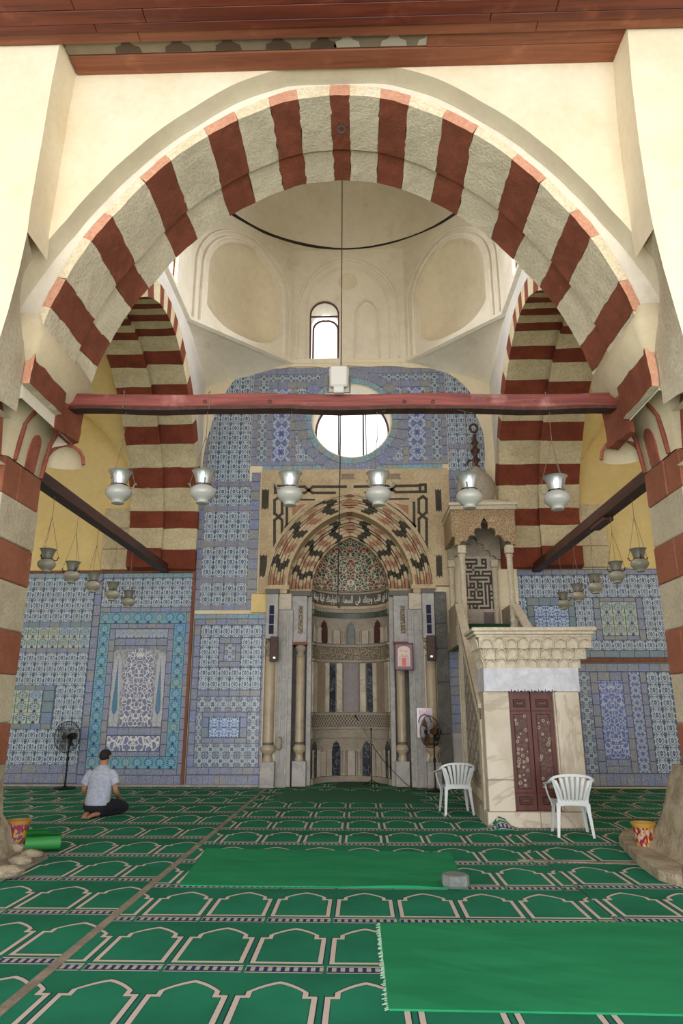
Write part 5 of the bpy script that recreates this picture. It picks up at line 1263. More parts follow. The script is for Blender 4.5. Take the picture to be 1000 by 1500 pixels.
lbl = ['white glass lamp hanging at the left end of the red tie beam', 'white glass lamp on the red tie beam, second from its left end', 'white glass lamp on the red tie beam over the left side of the mosaic arch', 'white glass lamp on the red tie beam over the right side of the mosaic arch', 'white glass lamp on the red tie beam in front of the pulpit dome', 'white glass lamp hanging at the right end of the red tie beam']
for i, (px_, yb, xt) in enumerate(((172, 738, 184), (296, 738, 302), (424, 741, 431), (554, 741, 555), (688, 745, 684), (817, 747, 808))):
    q = aY(px_, yb, 8.6); tz = aY(xt, 600, 8.6).z-.02
    t = lamp(lbl[i], (q.x, 8.6, q.z), zb6[i]+.01, M_glass, M_tin, 'lamps on the red tie beam', 1.0, i*.5)
    # cord wrapped round the beam
    zc_ = zb6[i]; mb = MB(); mb.tube([(-.012, -.11, -.02), (-.012, -.115, .24), (-.012, .11, .24), (-.012, .115, -.01)], .006, 4, closed=True)
    mb.v = [(p[0], p[1], p[2]+zc_-q.z) for p in mb.v]; obj('beam_loop', mb, M_rope, t, local=True)
def side_lamps(X, pts, z0, names, grp):
    for i, ((px_, yb), nm) in enumerate(zip(pts, names)):
        q = aX(px_, yb, X); lamp(nm, (X, q.y, 3.66), z0+.01, M_glass2, M_tin2, grp, .78, i*.9)
L5 = [(67, 835), (104, 852), (135, 868), (163, 886), (187, 892)]
side_lamps(-4.75, L5, 4.86, ['dusty lamp nearest the left pier on the left dark beam', 'dusty lamp second from the left pier on the left dark beam', 'dusty lamp in the middle of the five on the left dark beam', 'dusty lamp second from the wall on the left dark beam', 'dusty lamp nearest the wall on the left dark beam'], 'lamps under the left dark beam')
R5 = [(938, 838), (905, 861), (873, 873), (848, 886), (826, 894)]
side_lamps(4.22, R5, 4.82, ['dusty lamp nearest the right pier on the right dark beam', 'dusty lamp second from the right pier on the right dark beam', 'dusty lamp in the middle of the five on the right dark beam', 'dusty lamp second from the wall on the right dark beam', 'dusty lamp nearest the wall on the right dark beam'], 'lamps under the right dark beam')
# chain hanging from the dome, hook on the crown stone, floodlight
ch = thing('dome_chain', 'thin dark chain hanging from the dome down in front of the mihrab', 'chain', (-.33, 12.6, 17.0))
obj('chain_links', MB().tube([(-.33, 12.6, 17.80), (-.34, 12.6, 12.0), (-.37, 12.6, 7.0), (-.42, 12.6, 3.56)], .011, 5), M_blackmetal, ch); obj('chain_hook', MB().tube([(-.42, 12.6, 3.58), (-.42, 12.6, 3.5), (-.4, 12.6, 3.47), (-.38, 12.6, 3.5)], .014, 5), M_blackmetal, ch)
hk = thing('crown_hook', 'iron hook ring on the middle red stone of the great arch', 'hook', (-.22, 7.8, 9.66))
obj('ring', MB().tube([(-.22+.05*math.cos(2*PI*i/14), 7.8, 9.57+.06*math.sin(2*PI*i/14)) for i in range(14)], .016, 6, closed=True), M_iron, hk, True)
obj('shank', MB().tube([(-.22, 7.8, 9.62), (-.22, 7.8, 9.72)], .022, 6), M_iron, hk)
f = thing('floodlight', 'pale grey box floodlight mounted on the middle of the red tie beam', 'floodlight', (-.27, 8.42, 5.82))
x0, x1 = aY(483, 560, 8.4).x, aY(509, 560, 8.4).x
obj('housing', MB().bbox(x0, x1, 8.36, 8.48, 5.86, 6.17, .02), M_floodgrey, f); obj('housing_rim', MB().bbox(x0-.015, x1+.015, 8.47, 8.5, 5.84, 6.19, .01), M_floodgrey, f)
obj('bracket', MB().tube([(x0-.03, 8.45, 6.05), (x0-.03, 8.45, 5.8), (x1+.03, 8.45, 5.8), (x1+.03, 8.45, 6.05)], .014, 4), M_tin2, f); obj('terminal_box', MB().bbox(x0+.05, x1-.05, 8.37, 8.46, 5.77, 5.86, .01), M_floodgrey, f)
# ================================================================== CARPETS
CB = [('prayer_carpet', 'green prayer carpet with white niche outlines covering the floor left of the long seam', -12, -2.1, -1.98-.547*4-.015+.0, 5.48, 1.17),
      ('prayer_carpet', 'green prayer carpet with white niche outlines down the middle aisle to the mihrab', -2.07, 2.08, -1.35, 5.37, 1.1),
      ('prayer_carpet', 'green prayer carpet with white niche outlines under and right of the pulpit', 2.1, 9, 2.17, 5.45, 1.1)]
for i, (nm, lb, x0, x1, ox, oy, py) in enumerate(CB):
    zt = 0.0
    mb = MB(); mb.box(x0, x1, -1.5, YW-.12, -.012, zt)
    obj(nm, mb, carpet_mat('carpet_weave_%s' % 'abc'[i], ox, oy, .547, py), kind='thing', label=lb, category='carpet', group='prayer carpets')
obj('prayer_carpet', MB().box(-1.25, .8, YW-.119, 17.4, -.012, 0.0), bpy.data.materials['carpet_weave_b'], kind='thing', label='end piece of green prayer carpet lying inside the mihrab niche', category='carpet', group='prayer carpets')
M_mat = begin('plain_green_carpet'); x, y, z = wpos(); c_ = mixc(ss(.3, .7, noise(vec(x*.6, y*2., 0.0), 1.6, 4)), '238759', '1d7a4f'); c_ = mixc(ss(.55, .6, noise(vec(x*.3+y*.5, y*.2, 0.0), 8., 2))*.12, c_, '3aa070'); finish(M_mat, c_, .9, bump=noise(vec(x, y, 0.0), 200., 2), strength=.3, dist=.003, spec=.15)
def matt(nm, label, pts, n=18, lift=None, h=.012, mat=None):
    P = [aZ(x, y, .0) for x, y in pts]                          # BL, BR, TR, TL
    G = []
    for i in range(n+1):
        a = P[0].lerp(P[3], i/n); b_ = P[1].lerp(P[2], i/n); G.append([a.lerp(b_, j/n)+Vector((random.uniform(-.004, .004), 0, h+(lift(j/n, i/n) if lift else 0))) for j in range(n+1)])
    mb = MB(); mb.grid(G); lo = [[Vector((p.x, p.y, .001)) for p in G[0]], G[0]]; mb.grid(lo); mb.grid([[r[0] for r in G], [Vector((r[0].x, r[0].y, .001)) for r in G]]); mb.grid([[Vector((r[-1].x, r[-1].y, .001)) for r in G], [r[-1] for r in G]]); mb.grid([G[-1], [Vector((p.x, p.y, .001)) for p in G[-1]]])
    o = obj(nm, mb, mat or M_mat, smooth=50, label=label, category='mat', kind='thing', group='plain green mats'); return o, P
o1, P1 = matt('green_mat', 'plain bright green mat lying across the middle aisle, grey stone on its right corner', [(262, 1298), (683, 1303), (660, 1250), (302, 1244)], lift=lambda u, v: .018*math.exp(-((v)/.06)**2)*math.exp(-((u-.78)/.12)**2))
o2, P2 = matt('green_mat', 'large plain bright green mat in the right foreground with frayed left edge', [(569, 1481), (1170, 1492), (1060, 1353), (556, 1354)])
fr_ = MB()
for i in range(70):
    p = P2[0].lerp(P2[3], i/69); q = p+Vector((random.uniform(-.035, -.012), random.uniform(-.015, .015), .004)); fr_.tube([p+Vector((0, 0, .01)), q], .0035, 3)
obj('frayed_fringe', fr_, plain('pale_fringe_thread', '8fae98', .9), o2, kind='stuff')
M_edge = plain('green_selvedge', '178048', .9)
for (nm, pts, lb) in (('mihrab_mat', [(398, 1174), (622, 1178), (600, 1160), (420, 1158)], 'faded green mat lying in front of the mihrab niche'),):
    matt(nm, lb, pts, n=6, h=.008, mat=plain('dull_green_mat', '1b5c3e', .9))
matt('small_rug', 'small dark green rug with pale corners at the foot of the mihrab niche', [(492, 1155), (542, 1155), (541, 1147), (495, 1147)], n=4, h=.02, mat=plain('dark_green_rug', '1c4a34', .9))
# seam strips and stone thresholds between the carpets
m_s = stone('dusty_seam', '9a9080', '80776a', None, scale=3, fine=30)
obj('seam_strip', MB().bbox(-2.135, -2.06, 2.2, 16.1, -.01, .006, .003), m_s, kind='structure', label='dusty seam between the carpets'); bpy.data.objects['seam_strip'].name = 'trim_5'
q0, q1 = aZ(758, 1260), aZ(948, 1266)
struct('trim_6', MB().add([q0+Vector((0, -.04, .006)), q1+Vector((0, -.05, .006)), q1+Vector((0, .05, .006)), q0+Vector((0, .04, .006)), q0+Vector((0, -.04, -.01)), q1+Vector((0, -.05, -.01)), q1+Vector((0, .05, -.01)), q0+Vector((0, .04, -.01))], [(0, 1, 2, 3), (0, 4, 5, 1), (1, 5, 6, 2), (2, 6, 7, 3), (3, 7, 4, 0)]), m_s)
sp1 = [aZ(-40, 1312), aZ(70, 1258), aZ(60, 1248), aZ(-60, 1255)]
struct('trim_7', MB().add([p+Vector((0, 0, .02)) for p in sp1]+[p+Vector((0, 0, -.01)) for p in sp1], [(0, 1, 2, 3), (0, 4, 5, 1), (1, 5, 6, 2), (3, 2, 6, 7), (0, 3, 7, 4)]), m_s)
# turned-up carpet corner by the pulpit
A0 = aZ(705, 1222); mb = MB(); G = []
for i in range(7):
    s = i/6; row = []
    for j in range(5):
        t_ = j/4; row.append(Vector((1.72+s*.55, 10.9-.28*t_+.05*s, .004+.17*math.exp(-((s-.55)/.22)**2)*(1-t_)**.8)))
    G.append(row)
mb.grid(G); obj('carpet_corner', mb, bpy.data.materials['carpet_weave_b'], smooth=60, kind='thing', label='turned-up corner of green carpet against the pulpit base', category='carpet')
# grey stone on the mat
pk = MB(); c0 = aZ(668, 1302); ring = [2*PI*i/8+.2 for i in range(8)]
for r_, z_ in ((.125, 0), (.135, .02), (.135, .085), (.12, .1)): pass
pk.lathe([(.125, 0), (.138, .02), (.135, .09), (.12, .105)], (0, 0, 0), 9); st = thing('stone_weight', 'round flat grey stone weighting the right corner of the green mat', 'stone', (c0.x, c0.y+.05, .014)); obj('stone_block', pk, M_limestone if False else stone('grey_stone', '7f8684', '6d7472', '90938e', scale=6, fine=50), st, local=True)
# ================================================================== PLASTIC CHAIRS
def chair(label, loc, rz):
    t = thing('plastic_chair', label, 'chair', loc, 'white plastic chairs', rz)      # sitter faces +y
    O = lambda nm, mb, **k: obj(nm, mb, M_plastic, t, smooth=True, local=True)
    # seat: dished shell
    G = []
    for i in range(9):
        v = i/8; y = -.2+.42*v; w = .215+.02*v
        G.append([((2*j/8-1)*w, y, .425+.02*v+.012*(abs(2*j/8-1))**2-.012*math.sin(PI*v)-(.02 if i == 8 else 0)) for j in range(9)])
    mb = MB(); mb.grid(G); B_ = [[(p[0], p[1], p[2]-.022) for p in r] for r in G]; mb.grid(B_)
    for a, b_ in ((G[0], B_[0]), (G[-1], B_[-1]), ([r[0] for r in G], [r[0] for r in B_]), ([r[-1] for r in G], [r[-1] for r in B_])): mb.grid([a, b_])
    O('seat', mb)
    # apron
    mb = MB()
    for s in (-1, 1):
        ap = [(s*.22, -.19, .43), (s*.17, -.195, .41), (s*.1, -.2, .4)]
    mb.prism([(-.225, .42), (-.225, .33), (-.19, .385), (-.1, .4), (.1, .4), (.19, .385), (.225, .33), (.225, .42)], lambda u, w, d: (u, d, w), -.215, -.195); 
    mb.prism([(-.235, .42), (-.235, .34), (-.2, .39), (.2, .39), (.235, .34), (.235, .42)], lambda u, w, d: (u, d, w), .2, .215); O('apron', mb)
    # legs: angle section, splayed
    for sx in (-1, 1):
        for sy in (-1, 1):
            x1, y1 = sx*(.24 if sy < 0 else .25), (-.25 if sy < 0 else .24); x0, y0 = sx*.205, (-.19 if sy < 0 else .19); w1, w0 = .028, .045; mb = MB()
            R = []
            for (x, y, z, w) in ((x1, y1, 0, w1), ((x0+x1)/2, (y0+y1)/2, .22, .036), (x0, y0, .43, w0)):
                R.append([(x+sx*w*.3, y-sy*w*.9+0*w, z), (x+sx*w*.3, y+sy*w*.3, z), (x-sx*w*.9, y+sy*w*.3, z), (x-sx*w*.9, y+sy*w*.12, z), (x+sx*w*.08, y+sy*w*.08, z), (x+sx*w*.08, y-sy*w*.9, z)])
            mb.grid(R, closed=True); mb.add(R[0], [tuple(range(6))]); obj('leg', mb, M_plastic, t, local=True)
    # back: top hoop that runs down into the arms, and seven fanning slats
    def hoop(s_):                                              # s_ -1..1 along the hoop from left arm front to right arm front
        a = s_*PI*.5
        return a
    pts = []
    for i in range(25):
        u = -1+2*i/24; au = abs(u); sg = 1 if u > 0 else -1
        if au < .6: k = au/.6; x = sg*.29*math.sin(k*PI/2*.92); y = -.3+.06*k**3; z = .80-.085*k**2.4
        else: k = (au-.6)/.4; x = sg*(.288+.012*k); y = -.24+.4*k; z = .715-.07*k**.7
        pts.append((x, y, z))
    mb = MB(); R = []
    for i, p in enumerate(pts):
        p = Vector(p); tt = (Vector(pts[min(i+1, 24)])-Vector(pts[max(i-1, 0)])).normalized(); dn = Vector((0, -.25, -1)); side = tt.cross(Vector((0, 0, 1))).normalized()
        au = abs(-1+2*i/24); w = .05-.02*au; hh = .03 if au < .6 else .02
        up = side.cross(tt).normalized(); w_ = .014 if au < .55 else .014+.02*min(1, (au-.55)/.2)
        R.append([p+side*w_+up*hh*.5, p-side*w_+up*hh*.5, p-side*w_-up*hh*.6, p+side*w_-up*hh*.6])
    mb.grid(R, closed=True); mb.add(R[0], [(0, 1, 2, 3)]); mb.add(R[-1], [(0, 1, 2, 3)]); O('arm_hoop', mb)
    for k in range(-3, 4):
        xb, xt = k*.047, k*.077; w0, w1 = .018, .029; R = []
        for i in range(8):
            v = i/7; x = xb+(xt-xb)*v**1.3; y = -.2-.1*v-.03*math.sin(PI*v)+abs(k)*.004*v*3; z = .43+(.355-.006*k*k*v)*v; w = w0+(w1-w0)*v
            R.append([(x-w, y+.006, z), (x+w, y+.006, z), (x+w*.7, y-.01, z), (x-w*.7, y-.01, z)])
        mb = MB(); mb.grid(R, closed=True); O('back_slat', mb)
    mb = MB(); mb.prism([(-.21, .47), (-.2, .42), (.2, .42), (.21, .47), (.16, .475), (-.16, .475)], lambda u, w, d: (u, d, w), -.222, -.196); O('back_base', mb)
    for s in (-1, 1):                                          # outer back stiles and arm posts
        R = []
        for i in range(8):
            v = i/7; x = s*(.175+.085*v**1.2); y = -.2-.075*v; z = .43+.32*v; w = .022; R.append([(x-w, y+.008, z), (x+w, y+.008, z), (x+w, y-.01, z), (x-w, y-.01, z)])
        mb = MB(); mb.grid(R, closed=True); O('back_stile', mb)
        R = []
        for i in range(8):
            v = i/7; x = s*(.235+.065*math.sin(v*PI/2)); y = .2-.04*v; z = .4+.25*v; w = .022; R.append([(x-.01, y-w, z), (x+.01, y-w, z), (x+.01, y+w, z), (x-.01, y+w, z)])
        mb = MB(); mb.grid(R, closed=True); O('arm_post', mb)
    return t
q = aZ(669, 1193); chair('white plastic armchair at the foot of the pulpit stair, left of the pulpit', (1.58, 12.42, 0), math.radians(4))
chair('white plastic armchair in front of the dark red pulpit doors', (2.92, 10.42, 0), math.radians(-6))
# ================================================================== KNEELING MAN (back to the viewer)
def skinned(name, V, E, R, mat, parent, levels=2, root=0):
    me = bpy.data.meshes.new(name); me.from_pydata(V, E, []); o = bpy.data.objects.new(name, me); COL.objects.link(o); o.parent = parent
    me.materials.append(mat)
    sk = o.modifiers.new('skin', 'SKIN'); sk.use_smooth_shade = True; sk.branch_smoothing = .6
    sd = o.modifiers.new('sub', 'SUBSURF'); sd.levels = levels; sd.render_levels = levels
    if not me.skin_vertices: me.attributes.new('skin', 'FLOAT', 'POINT')
    for i, r in enumerate(R): me.skin_vertices[0].data[i].radius = r if isinstance(r, tuple) else (r, r); me.skin_vertices[0].data[i].use_root = (i == root)
    dg = bpy.context.evaluated_depsgraph_get(); me2 = bpy.data.meshes.new_from_object(o.evaluated_get(dg)); o.modifiers.clear(); o.data = me2; me2.name = name
    for p in me2.polygons: p.use_smooth = True
    if not me2.materials: me2.materials.append(mat)
    return o
man = thing('person', 'man in pale blue-grey T-shirt and navy trousers kneeling on the carpet, back to the viewer', 'person', (-4.29, 11.85, 0), rz=math.radians(-9))
man.scale = (1.12, 1.05, 1.02)
V = []; E_ = []; R_ = []
def jt(p, r, prev=None):
    V.append(p); R_.append(r); i = len(V)-1
    if prev is not None: E_.append((prev, i))
    return i
pel = jt((0, 0, .2), (.14, .12)); sp1_ = jt((0, .03, .38), (.135, .1), pel); sp2_ = jt((0, .05, .56), (.15, .105), sp1_); nk = jt((0, .06, .7), (.085, .075), sp2_); n2 = jt((.0, .07, .77), (.054, .056), nk)
hd = jt((.0, .085, .845), (.072, .082), n2); h2 = jt((.005, .1, .925), (.075, .09), hd); h3 = jt((.005, .095, .975), (.05, .06), h2)
for s in (-1, 1):
    sh_ = jt((s*.16, .045, .655), .045, nk); el = jt((s*.25, .02, .41), .043, sh_); ela = jt((s*.245, .08, .35), .038, el); wr = jt((s*.19, .27, .27), .027, ela); pm = jt((s*.17, .33, .245), (.032, .018), wr)
    for k, dx in enumerate((-.027, -.009, .009, .027)):
        f1 = jt((s*.17+dx, .375, .236), .009, pm); f2_ = jt((s*.17+dx*1.15, .41-abs(dx)*.4, .218), .008, f1)
    th1 = jt((s*.17-s*.035, .33, .25), .010, wr); jt((s*.17-s*.05, .365, .235), .009, th1)
    hp = jt((s*.085, .02, .17), .1, pel); kn = jt((s*.19, .42, .1), .07, hp); k2_ = jt((s*.17, .36, .06), .055, kn); an = jt((s*.085-.01, -.08, .065), .038, k2_); ft = jt((s*.05-.02, -.2, .05), (.04, .032), an); to = jt((s*.03-.02, -.275, .03), (.036, .018), ft)
body = skinned('body', V, E_, R_, M_skin, man)
# ears, nose
for s in (-1, 1): obj('ear', MB().tube([(s*.077, .085, .87), (s*.088, .075, .89), (s*.088, .075, .91), (s*.078, .09, .92)], [.008, .014, .014, .008], 6), M_skin, man, True, local=True)
obj('nose', MB().tube([(.005, .185, .925), (.005, .212, .89), (.005, .19, .875)], [.01, .016, .01], 6), M_skin, man, True, local=True)
for s in (-1, 1): obj('eye', MB().lathe([(0, -.012), (.009, -.008), (.012, 0), (.009, .008), (0, .012)], (.005+s*.032, .178, .915), 10), plain('eye_dark', '20180f', .3) if s < 0 else bpy.data.materials['eye_dark'], man, True, local=True)
obj('mouth', MB().tube([(-.02, .178, .85), (.005, .188, .848), (.03, .178, .85)], .006, 6), plain('lip', '8a4f45', .6), man, True, local=True)
# hair cap, short
G = []
for i in range(12):
    ph = (PI*.62)*i/11; row = []
    for j in range(24):
        a = 2*PI*j/24; back = -math.sin(a); lim = 1 if back > -.2 else .72
        p_ = ph*(lim if True else 1)*(1.0+.18*max(0, back)); row.append((.005+.086*math.sin(p_)*math.cos(a), .092+.103*math.sin(p_)*math.sin(a), .912+.1*math.cos(p_)))
    G.append(row)
obj('hair', MB().grid(G, closed=True), M_hair, man, True, local=True)
# T-shirt: lofted torso with short sleeves
def loft(mb, rings, n=24, capt=False):
    R = []
    for (c, a, b_, up) in rings:
        row = []
        for j in range(n):
            t = 2*PI*j/n; row.append((c[0]+a*math.copysign(abs(math.cos(t))**.85, math.cos(t)), c[1]+b_*math.sin(t), c[2]+up*math.cos(t)**2))
        R.append(row)
    mb.grid(R, closed=True); return mb
mb = MB(); loft(mb, [((0, -.01, .17), .172, .15, 0), ((0, -.01, .2), .178, .155, .0), ((0, 0, .28), .18, .15, 0), ((0, .015, .36), .18, .137, 0), ((0, .035, .46), .185, .132, 0), ((0, .045, .56), .188, .135, 0), ((0, .05, .63), .19, .125, .0), ((0, .055, .68), .17, .105, .0), ((0, .06, .72), .12, .085, 0), ((0, .065, .75), .072, .07, 0), ((0, .07, .77), .064, .064, 0)])
for s in (-1, 1):
    R = []
    for (c, r_) in (((s*.1, .05, .665), .085), ((s*.158, .045, .645), .072), ((s*.203, .035, .59), .066), ((s*.228, .03, .52), .06), ((s*.243, .028, .485), .066)):
        R.append([(c[0]+r_*math.cos(t)*.9*1.0, c[1]+r_*math.sin(t), c[2]+s*r_*math.cos(t)*.55*-1*(-1)) for t in [2*PI*j/16 for j in range(16)]])
    mb.grid(R, closed=True)
obj('t_shirt', mb, M_shirt, man, smooth=80, local=True)
# trousers: hips, folded thighs and shins
mb = MB(); loft(mb, [((0, -.02, .07), .12, .1, 0), ((0, -.03, .1), .165, .135, 0), ((0, -.02, .16), .175, .15, 0), ((0, 0, .24), .165, .14, 0), ((0, 0, .27), .16, .138, 0)])
for s in (-1, 1):
    mb.tube([(s*.09, -.04, .15), (s*.12, .1, .155), (s*.16, .27, .14), (s*.2, .41, .105), (s*.205, .46, .085), (s*.2, .48, .07)], [.105, .112, .1, .085, .07, .03], 14)
    mb.tube([(s*.2, .45, .075), (s*.17, .3, .07), (s*.12, .1, .07), (s*.085, -.05, .068), (s*.08, -.1, .066)], [.06, .068, .06, .05, .047], 12)
obj('trousers', mb, M_trouser, man, smooth=80, local=True)
for s in (-1, 1):
    for k in range(5): obj('toe', MB().tube([(s*.03-.02+(k-2)*.013, -.275, .028), (s*.03-.02+(k-2)*.014, -.305+.004*abs(k-1), .02)], [.009, .007], 6), M_skin, man, True, local=True)
# ================================================================== PEDESTAL FANS
def fan(label, loc, rz, hz=1.08, blade=None):
    t = thing('pedestal_fan', label, 'fan', loc, 'black pedestal fans', rz)
    O = lambda nm, mb, m_=M_blackmetal, sm=True: obj(nm, mb, m_, t, sm, local=True)
    O('base_plate', MB().lathe([(.24, 0), (.25, .012), (.2, .03), (.05, .045), (.03, .06)], (0, 0, 0), 24)); O('pole', MB().lathe([(.021, .04), (.021, .62), (.016, .625), (.016, hz-.12)], (0, 0, 0), 12)); O('height_collar', MB().lathe([(.03, .58), (.033, .6), (.03, .65), (.02, .66)], (0, 0, 0), 12))
    mo = MB(); mo.tube([(0, -.06, hz), (0, .02, hz), (0, .16, hz), (0, .2, hz)], [.05, .075, .07, .03], 14); O('motor', mo); O('pivot', MB().tube([(0, .06, hz-.05), (0, .02, hz-.13)], .03, 8)); O('switch_box', MB().bbox(-.03, .03, .03, .1, hz-.2, hz-.12, .01), M_black, False)
    R0 = .335; rings = MB(); sp_ = MB()
    for r_, y in ((R0, -.1), (R0-.005, -.115), (R0-.005, -.085), (.27, -.165), (.2, -.185), (.12, -.195), (.27, -.02), (.18, .01)):
        rings.tube([(r_*math.cos(2*PI*i/36), y, hz+r_*math.sin(2*PI*i/36)) for i in range(36)], .004 if r_ > .32 else .0022, 4, closed=True)
    for k in range(56):
        a = 2*PI*k/56; c_, s_ = math.cos(a), math.sin(a)
        sp_.tube([(c_*.05, -.2, hz+s_*.05), (c_*.2, -.188, hz+s_*.2), (c_*.29, -.155, hz+s_*.29), (c_*R0, -.1, hz+s_*R0)], .0019, 3)
        sp_.tube([(c_*.07, .02, hz+s_*.07), (c_*.2, .005, hz+s_*.2), (c_*.29, -.03, hz+s_*.29), (c_*R0, -.1, hz+s_*R0)], .0019, 3)
    g = O('cage_rings', rings); O('cage_wires', sp_, sm=False); O('cage_badge', MB().lathe([(.0, 0), (.055, .004), (.055, .012), (0, .016)], (0, 0, 0), 16), M_black) 
    bd = bpy.data.objects[sorted(o.name for o in t.children if o.name.startswith('cage_badge'))[0]]; bd.rotation_euler = (PI/2, 0, 0); bd.location = (0, -.2, hz)
    for k in range(3):
        mb = MB(); a0 = 2*PI*k/3; G = []
        for i in range(7):
            r_ = .05+.24*i/6; row = []
            for j in range(5):
                a = a0+(j/4-.5)*(.9-.15*i/6)+.25*i/6; row.append((r_*math.cos(a), -.12+.05*(j/4-.5)*(1-.4*i/6), hz+r_*math.sin(a)))
            G.append(row)
        mb.grid(G); O('blade', mb, blade)
    return t
M_bl1 = begin('smoky_clear_blade'); finish(M_bl1, '2a2c30', .3, alpha=.45)
M_bl2 = begin('amber_blade'); finish(M_bl2, '6e3f22', .35, alpha=.85)
fan('black pedestal fan standing on the carpet left of the kneeling man', (-6.5, 15.85, 0), math.radians(-15), 1.08, M_bl1)
fan('black pedestal fan with amber blades turned sideways before the right outer mihrab column', (1.56, 15.6, 0), math.radians(-58), 1.2, M_bl2)
# ================================================================== SMALL THINGS AROUND THE MIHRAB
def speaker(label, cx, y, z0, rz):
    t = thing('wall_speaker', label, 'speaker', (cx, y, z0), 'speakers on the mihrab columns', rz)
    obj('cabinet', MB().bbox(-.1, .1, -.09, .09, 0, .56, .012), plain('dark_brown_cabinet', '35251f', .5), t, local=True)
    obj('grille', MB().bbox(-.08, .08, -.1, -.085, .03, .53, .006), M_darkbeam, t, local=True); obj('badge', MB().box(-.02, .03, -.104, -.099, .06, .1), M_tin, t, local=True); obj('bracket', MB().box(-.03, .03, .08, .16, .22, .3), M_blackmetal, t, local=True)
    return t
speaker('dark brown box loudspeaker on the outer left mihrab column', -2.0, Y1-.22, 2.72, math.radians(8)); speaker('dark brown box loudspeaker on the outer right mihrab column', 1.61, Y1-.22, 2.74, math.radians(-6))
# framed prayer poster
x0, z1 = pxz(577, 942, Y1-.15); x1, z0 = pxz(606, 982, Y1-.15); yy = Y1-.15
fp = thing('framed_sign', 'dark framed red and white lettered sign hung on the inner right mihrab column', 'sign', ((x0+x1)/2, yy, z0))
for (a, b_, c, d) in ((x0, x1, z0, z0+.03), (x0, x1, z1-.03, z1), (x0, x0+.03, z0, z1), (x1-.03, x1, z0, z1)): obj('frame_bar', MB().bbox(a, b_, yy-.02, yy+.02, c, d, .005), M_frame, fp)
M_pp, M_pw, M_pr, M_pk = plain('plum_print', '84506a', .4), plain('pale_print', 'd9c3b4', .4), plain('red_print', 'd4544c', .4), plain('dark_print', '5a1420', .4)
obj('printed_sheet', MB().box(x0+.02, x1-.02, yy, yy+.01, z0+.02, z1-.02), M_pp, fp)
w = (x1-x0)*.32; cx_ = (x0+x1)/2; zz = z0+.09; H_ = z1-z0-.16
ap = [(cx_-w, zz), (cx_+w, zz)]+[(cx_+w*math.cos(PI*i/12), zz+H_*.82+H_*.18*math.sin(PI*i/12)) for i in range(13)]
obj('printed_arch', MB().prism(ap, FXZ, yy-.006, yy), M_pw, fp)
def sign_text(s, cx, cz, wdt, hgt, y, mat, par, nm='lettering', keep_aspect=False):
    try:
        me = text_mesh(s); vs = [v.co for v in me.vertices]
        if not vs: return
        a0, a1, b0, b1 = min(v.x for v in vs), max(v.x for v in vs), min(v.y for v in vs), max(v.y for v in vs)
        wl = wloc(par)
        for v in me.vertices:
            u_, v_ = (v.co.x-a0)/(a1-a0)-.5, (v.co.y-b0)/(b1-b0)-.5
            v.co = Vector((cx+u_*wdt, y, cz+v_*hgt))-wl
        me.materials.clear(); me.materials.append(mat); o = bpy.data.objects.new(nm, me); COL.objects.link(o); o.parent = par
    except Exception as ex: print('text', ex)
ar = lambda s: '  '.join(shape(w_) for w_ in s.split()[::-1])
JOIN['ح'] = ('\ufea1', '\ufea2', '\ufea3', '\ufea4'); JOIN['ه'] = ('\ufee9', '\ufeea', '\ufeeb', '\ufeec'); JOIN['ص'] = ('\ufeb9', '\ufeba', '\ufebb', '\ufebc'); JOIN['ش'] = ('\ufeb5', '\ufeb6', '\ufeb7', '\ufeb8'); JOIN['ع'] = ('\ufec9', '\ufeca', '\ufecb', '\ufecc')
sign_text(ar('بسم الله'), cx_, z1-.18, w*1.5, .1, yy-.009, M_pr, fp); sign_text(ar('الصلاة'), cx_, z1-.29, w*1.0, .07, yy-.009, M_pk, fp)
obj('red_column', MB().box(cx_-.05, cx_+.05, yy-.008, yy-.004, z0+.1, z1-.34), M_pr, fp)
for k in range(6): obj('text_line', MB().box(cx_-w*.8, cx_-.07, yy-.009, yy-.005, z0+.12+k*.035, z0+.128+k*.035), M_pp, fp); obj('text_line', MB().box(cx_+.07, cx_+w*.8, yy-.009, yy-.005, z0+.12+k*.035, z0+.128+k*.035), M_pp, fp)
# glossy poster behind the second fan
x0, z1 = pxz(610, 1037, Y1-.13); x1, z0 = pxz(634, 1070, Y1-.13); z0 -= .15; yy = Y1-.125
po = thing('glossy_poster', 'white and pink glossy poster on the outer right mihrab column behind the sideways fan', 'poster', ((x0+x1)/2, yy, z0))
obj('sheet', MB().box(x0, x1, yy, yy+.008, z0, z1), plain('glossy_white_sheet', 'cfc9d2', .15), po)
cx_ = (x0+x1)/2; mb = MB(); mb.tube([(cx_+.14*math.cos(PI*i/12), yy-.004, z1-.32+.14*math.sin(PI*i/12)*1.25) for i in range(13)], .012, 4); obj('printed_arch', mb, plain('plum_ink', '5a3346', .4), po)
for k in range(5): obj('pink_stroke', MB().box(cx_-.12+k*.05, cx_-.09+k*.05, yy-.003, yy, z1-.2+.03*(k % 2), z1-.05-.02*(k % 3)), plain('pink_ink', 'd49ac4', .3) if k == 0 else bpy.data.materials['pink_ink'], po)
